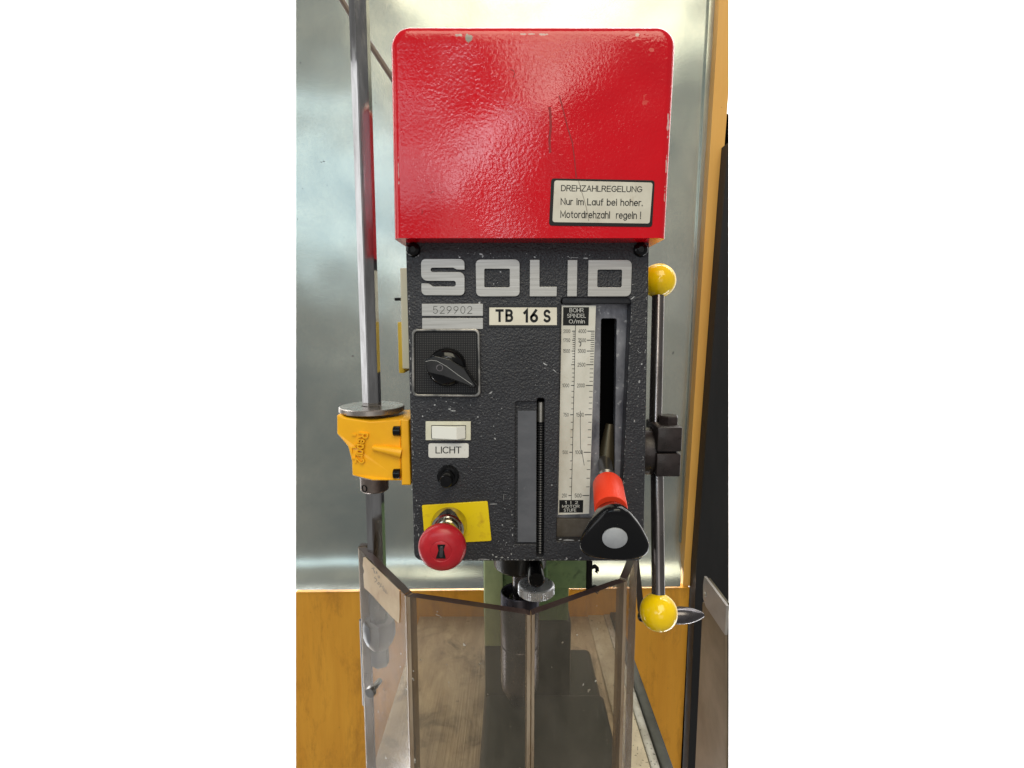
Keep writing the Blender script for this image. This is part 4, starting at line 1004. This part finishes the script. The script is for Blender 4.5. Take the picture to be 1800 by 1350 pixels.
# clamp behind the left panel that holds the guard on the rod
zk = P(665, 1115, RY).z
ck = lathe('guard_clamp', (RX, RY, zk - 0.014), (0, 0, 1), [(0, 0.009), (0.006, 0.0135), (0.014, 0.0165), (0.024, 0.0165), (0.030, 0.015)], M('clamp_grey', (0.20, 0.20, 0.21), 0.35, metal=0.5), sg, 32)
mid = (inner[1] + inner[2]) / 2
pt = inner[1] + (inner[2] - inner[1]) * 0.25
box('clamp_arm', (min(pt.x, RX) - 0.004, min(pt.y, RY) + 0.001, zk - 0.006), (max(pt.x, RX) + 0.004, max(pt.y, RY), zk + 0.008), dark_steel, sg, 0.002)
lathe('clamp_screw', Vector((RX - 0.004, RY - 0.010, zk - 0.052)), (-0.3, -1, 0), [(-0.01, 0.003), (0.006, 0.003), (0.006, 0.0055), (0.010, 0.005), (0.0105, 0)], steel, sg, 20)
e = (pl_pts[1] - pl_pts[2]).normalized()
s0 = pl_pts[1] + e * 0.0008
ztop = P(636, 1092, s0.y).z; zbot = P(640, 1242, s0.y).z
V = [Vector((q.x, q.y, z)) for z in (zbot, ztop) for q in (s0, s0 + e * 0.0035, s0 + e * 0.0035 + Vector((0.004, 0.016)), s0 + Vector((0.004, 0.016)))]
pymesh('edge_strip', V, [(0, 1, 5, 4), (2, 3, 7, 6), (4, 5, 6, 7), (3, 2, 1, 0), (1, 2, 6, 5), (3, 0, 4, 7)], M('blue_black_strip', (0.035, 0.037, 0.048), 0.35, metal=0.4), sg, 20)
# paper label on the first big panel (drawn in the panel's own plane)
A, B = pl_pts[1], pl_pts[2]; e = (B - A).normalized(); nn = Vector((e.y, -e.x)); LAB = (B - A).length
def on_panel(px, py, lift):
    """point on the left panel seen at pixel px, py"""
    u = (px - 900) / FPX; v = (675 - py) / FPX
    dx, dy, dz = u, cp + v * sp, -sp + v * cp
    A2 = A + nn * lift; den = dx * nn.x + dy * nn.y
    t = ((A2.x) * nn.x + (A2.y - CY) * nn.y) / den
    return Vector((dx * t, CY + dy * t, ZE + dz * t))
lab = [(638.5, 980), (642, 979), (652, 989), (676, 1012), (702, 1037.5), (702.5, 1070), (701.5, 1096), (690, 1086), (668, 1062), (654, 1046), (640, 1033), (638.5, 1010), (640, 1004), (637.5, 995)]
V = [on_panel(x, y, 0.0007) for x, y in lab]; V += [on_panel(x, y, 0.0002) for x, y in lab]; n = len(lab)
pymesh('paper_label', V, [tuple(range(n)), tuple(range(n, 2 * n))[::-1]] + [(i, (i + 1) % n, n + (i + 1) % n, n + i) for i in range(n)], paper, sg, 20)
lab_o = bpy.data.objects['paper_label']
def hand(strokes, w_=1.0):
    V = []; Fc = []
    for st in strokes:
        for i, (x, y) in enumerate(st):
            a = Vector(st[max(i - 1, 0)]); b = Vector(st[min(i + 1, len(st) - 1)]); dd = (b - a).normalized(); nr = Vector((-dd.y, dd.x)) * w_ / 2
            for s in (1, -1):
                k = Vector((x, y)) + nr * s; V.append(on_panel(k.x, k.y, 0.0009))
            if i: k = len(V) - 4; Fc.append((k, k + 1, k + 3, k + 2))
    return V, Fc
hz = lambda l: [(620 + a / 9.0, 960 + b / 9.0) for a, b in l]
V, Fc = hand([hz(l) for l in ([(300, 355), (330, 345), (350, 350)], [(325, 355), (340, 395), (335, 415)], [(350, 400), (345, 430), (375, 425), (380, 395), (385, 440)], [(395, 480), (420, 470), (425, 490), (400, 500), (430, 505)],
     [(360, 485), (340, 500), (375, 520), (385, 545), (345, 570)], [(410, 570), (390, 595), (415, 610), (425, 585), (405, 570)], [(450, 590), (440, 640), (420, 650)], [(455, 640), (490, 630), (470, 670), (500, 660), (480, 710), (515, 690)], [(500, 720), (530, 700), (520, 740), (550, 745)])])
pymesh('handwriting', V, Fc, ink_grey, lab_o, 0, fix=False)
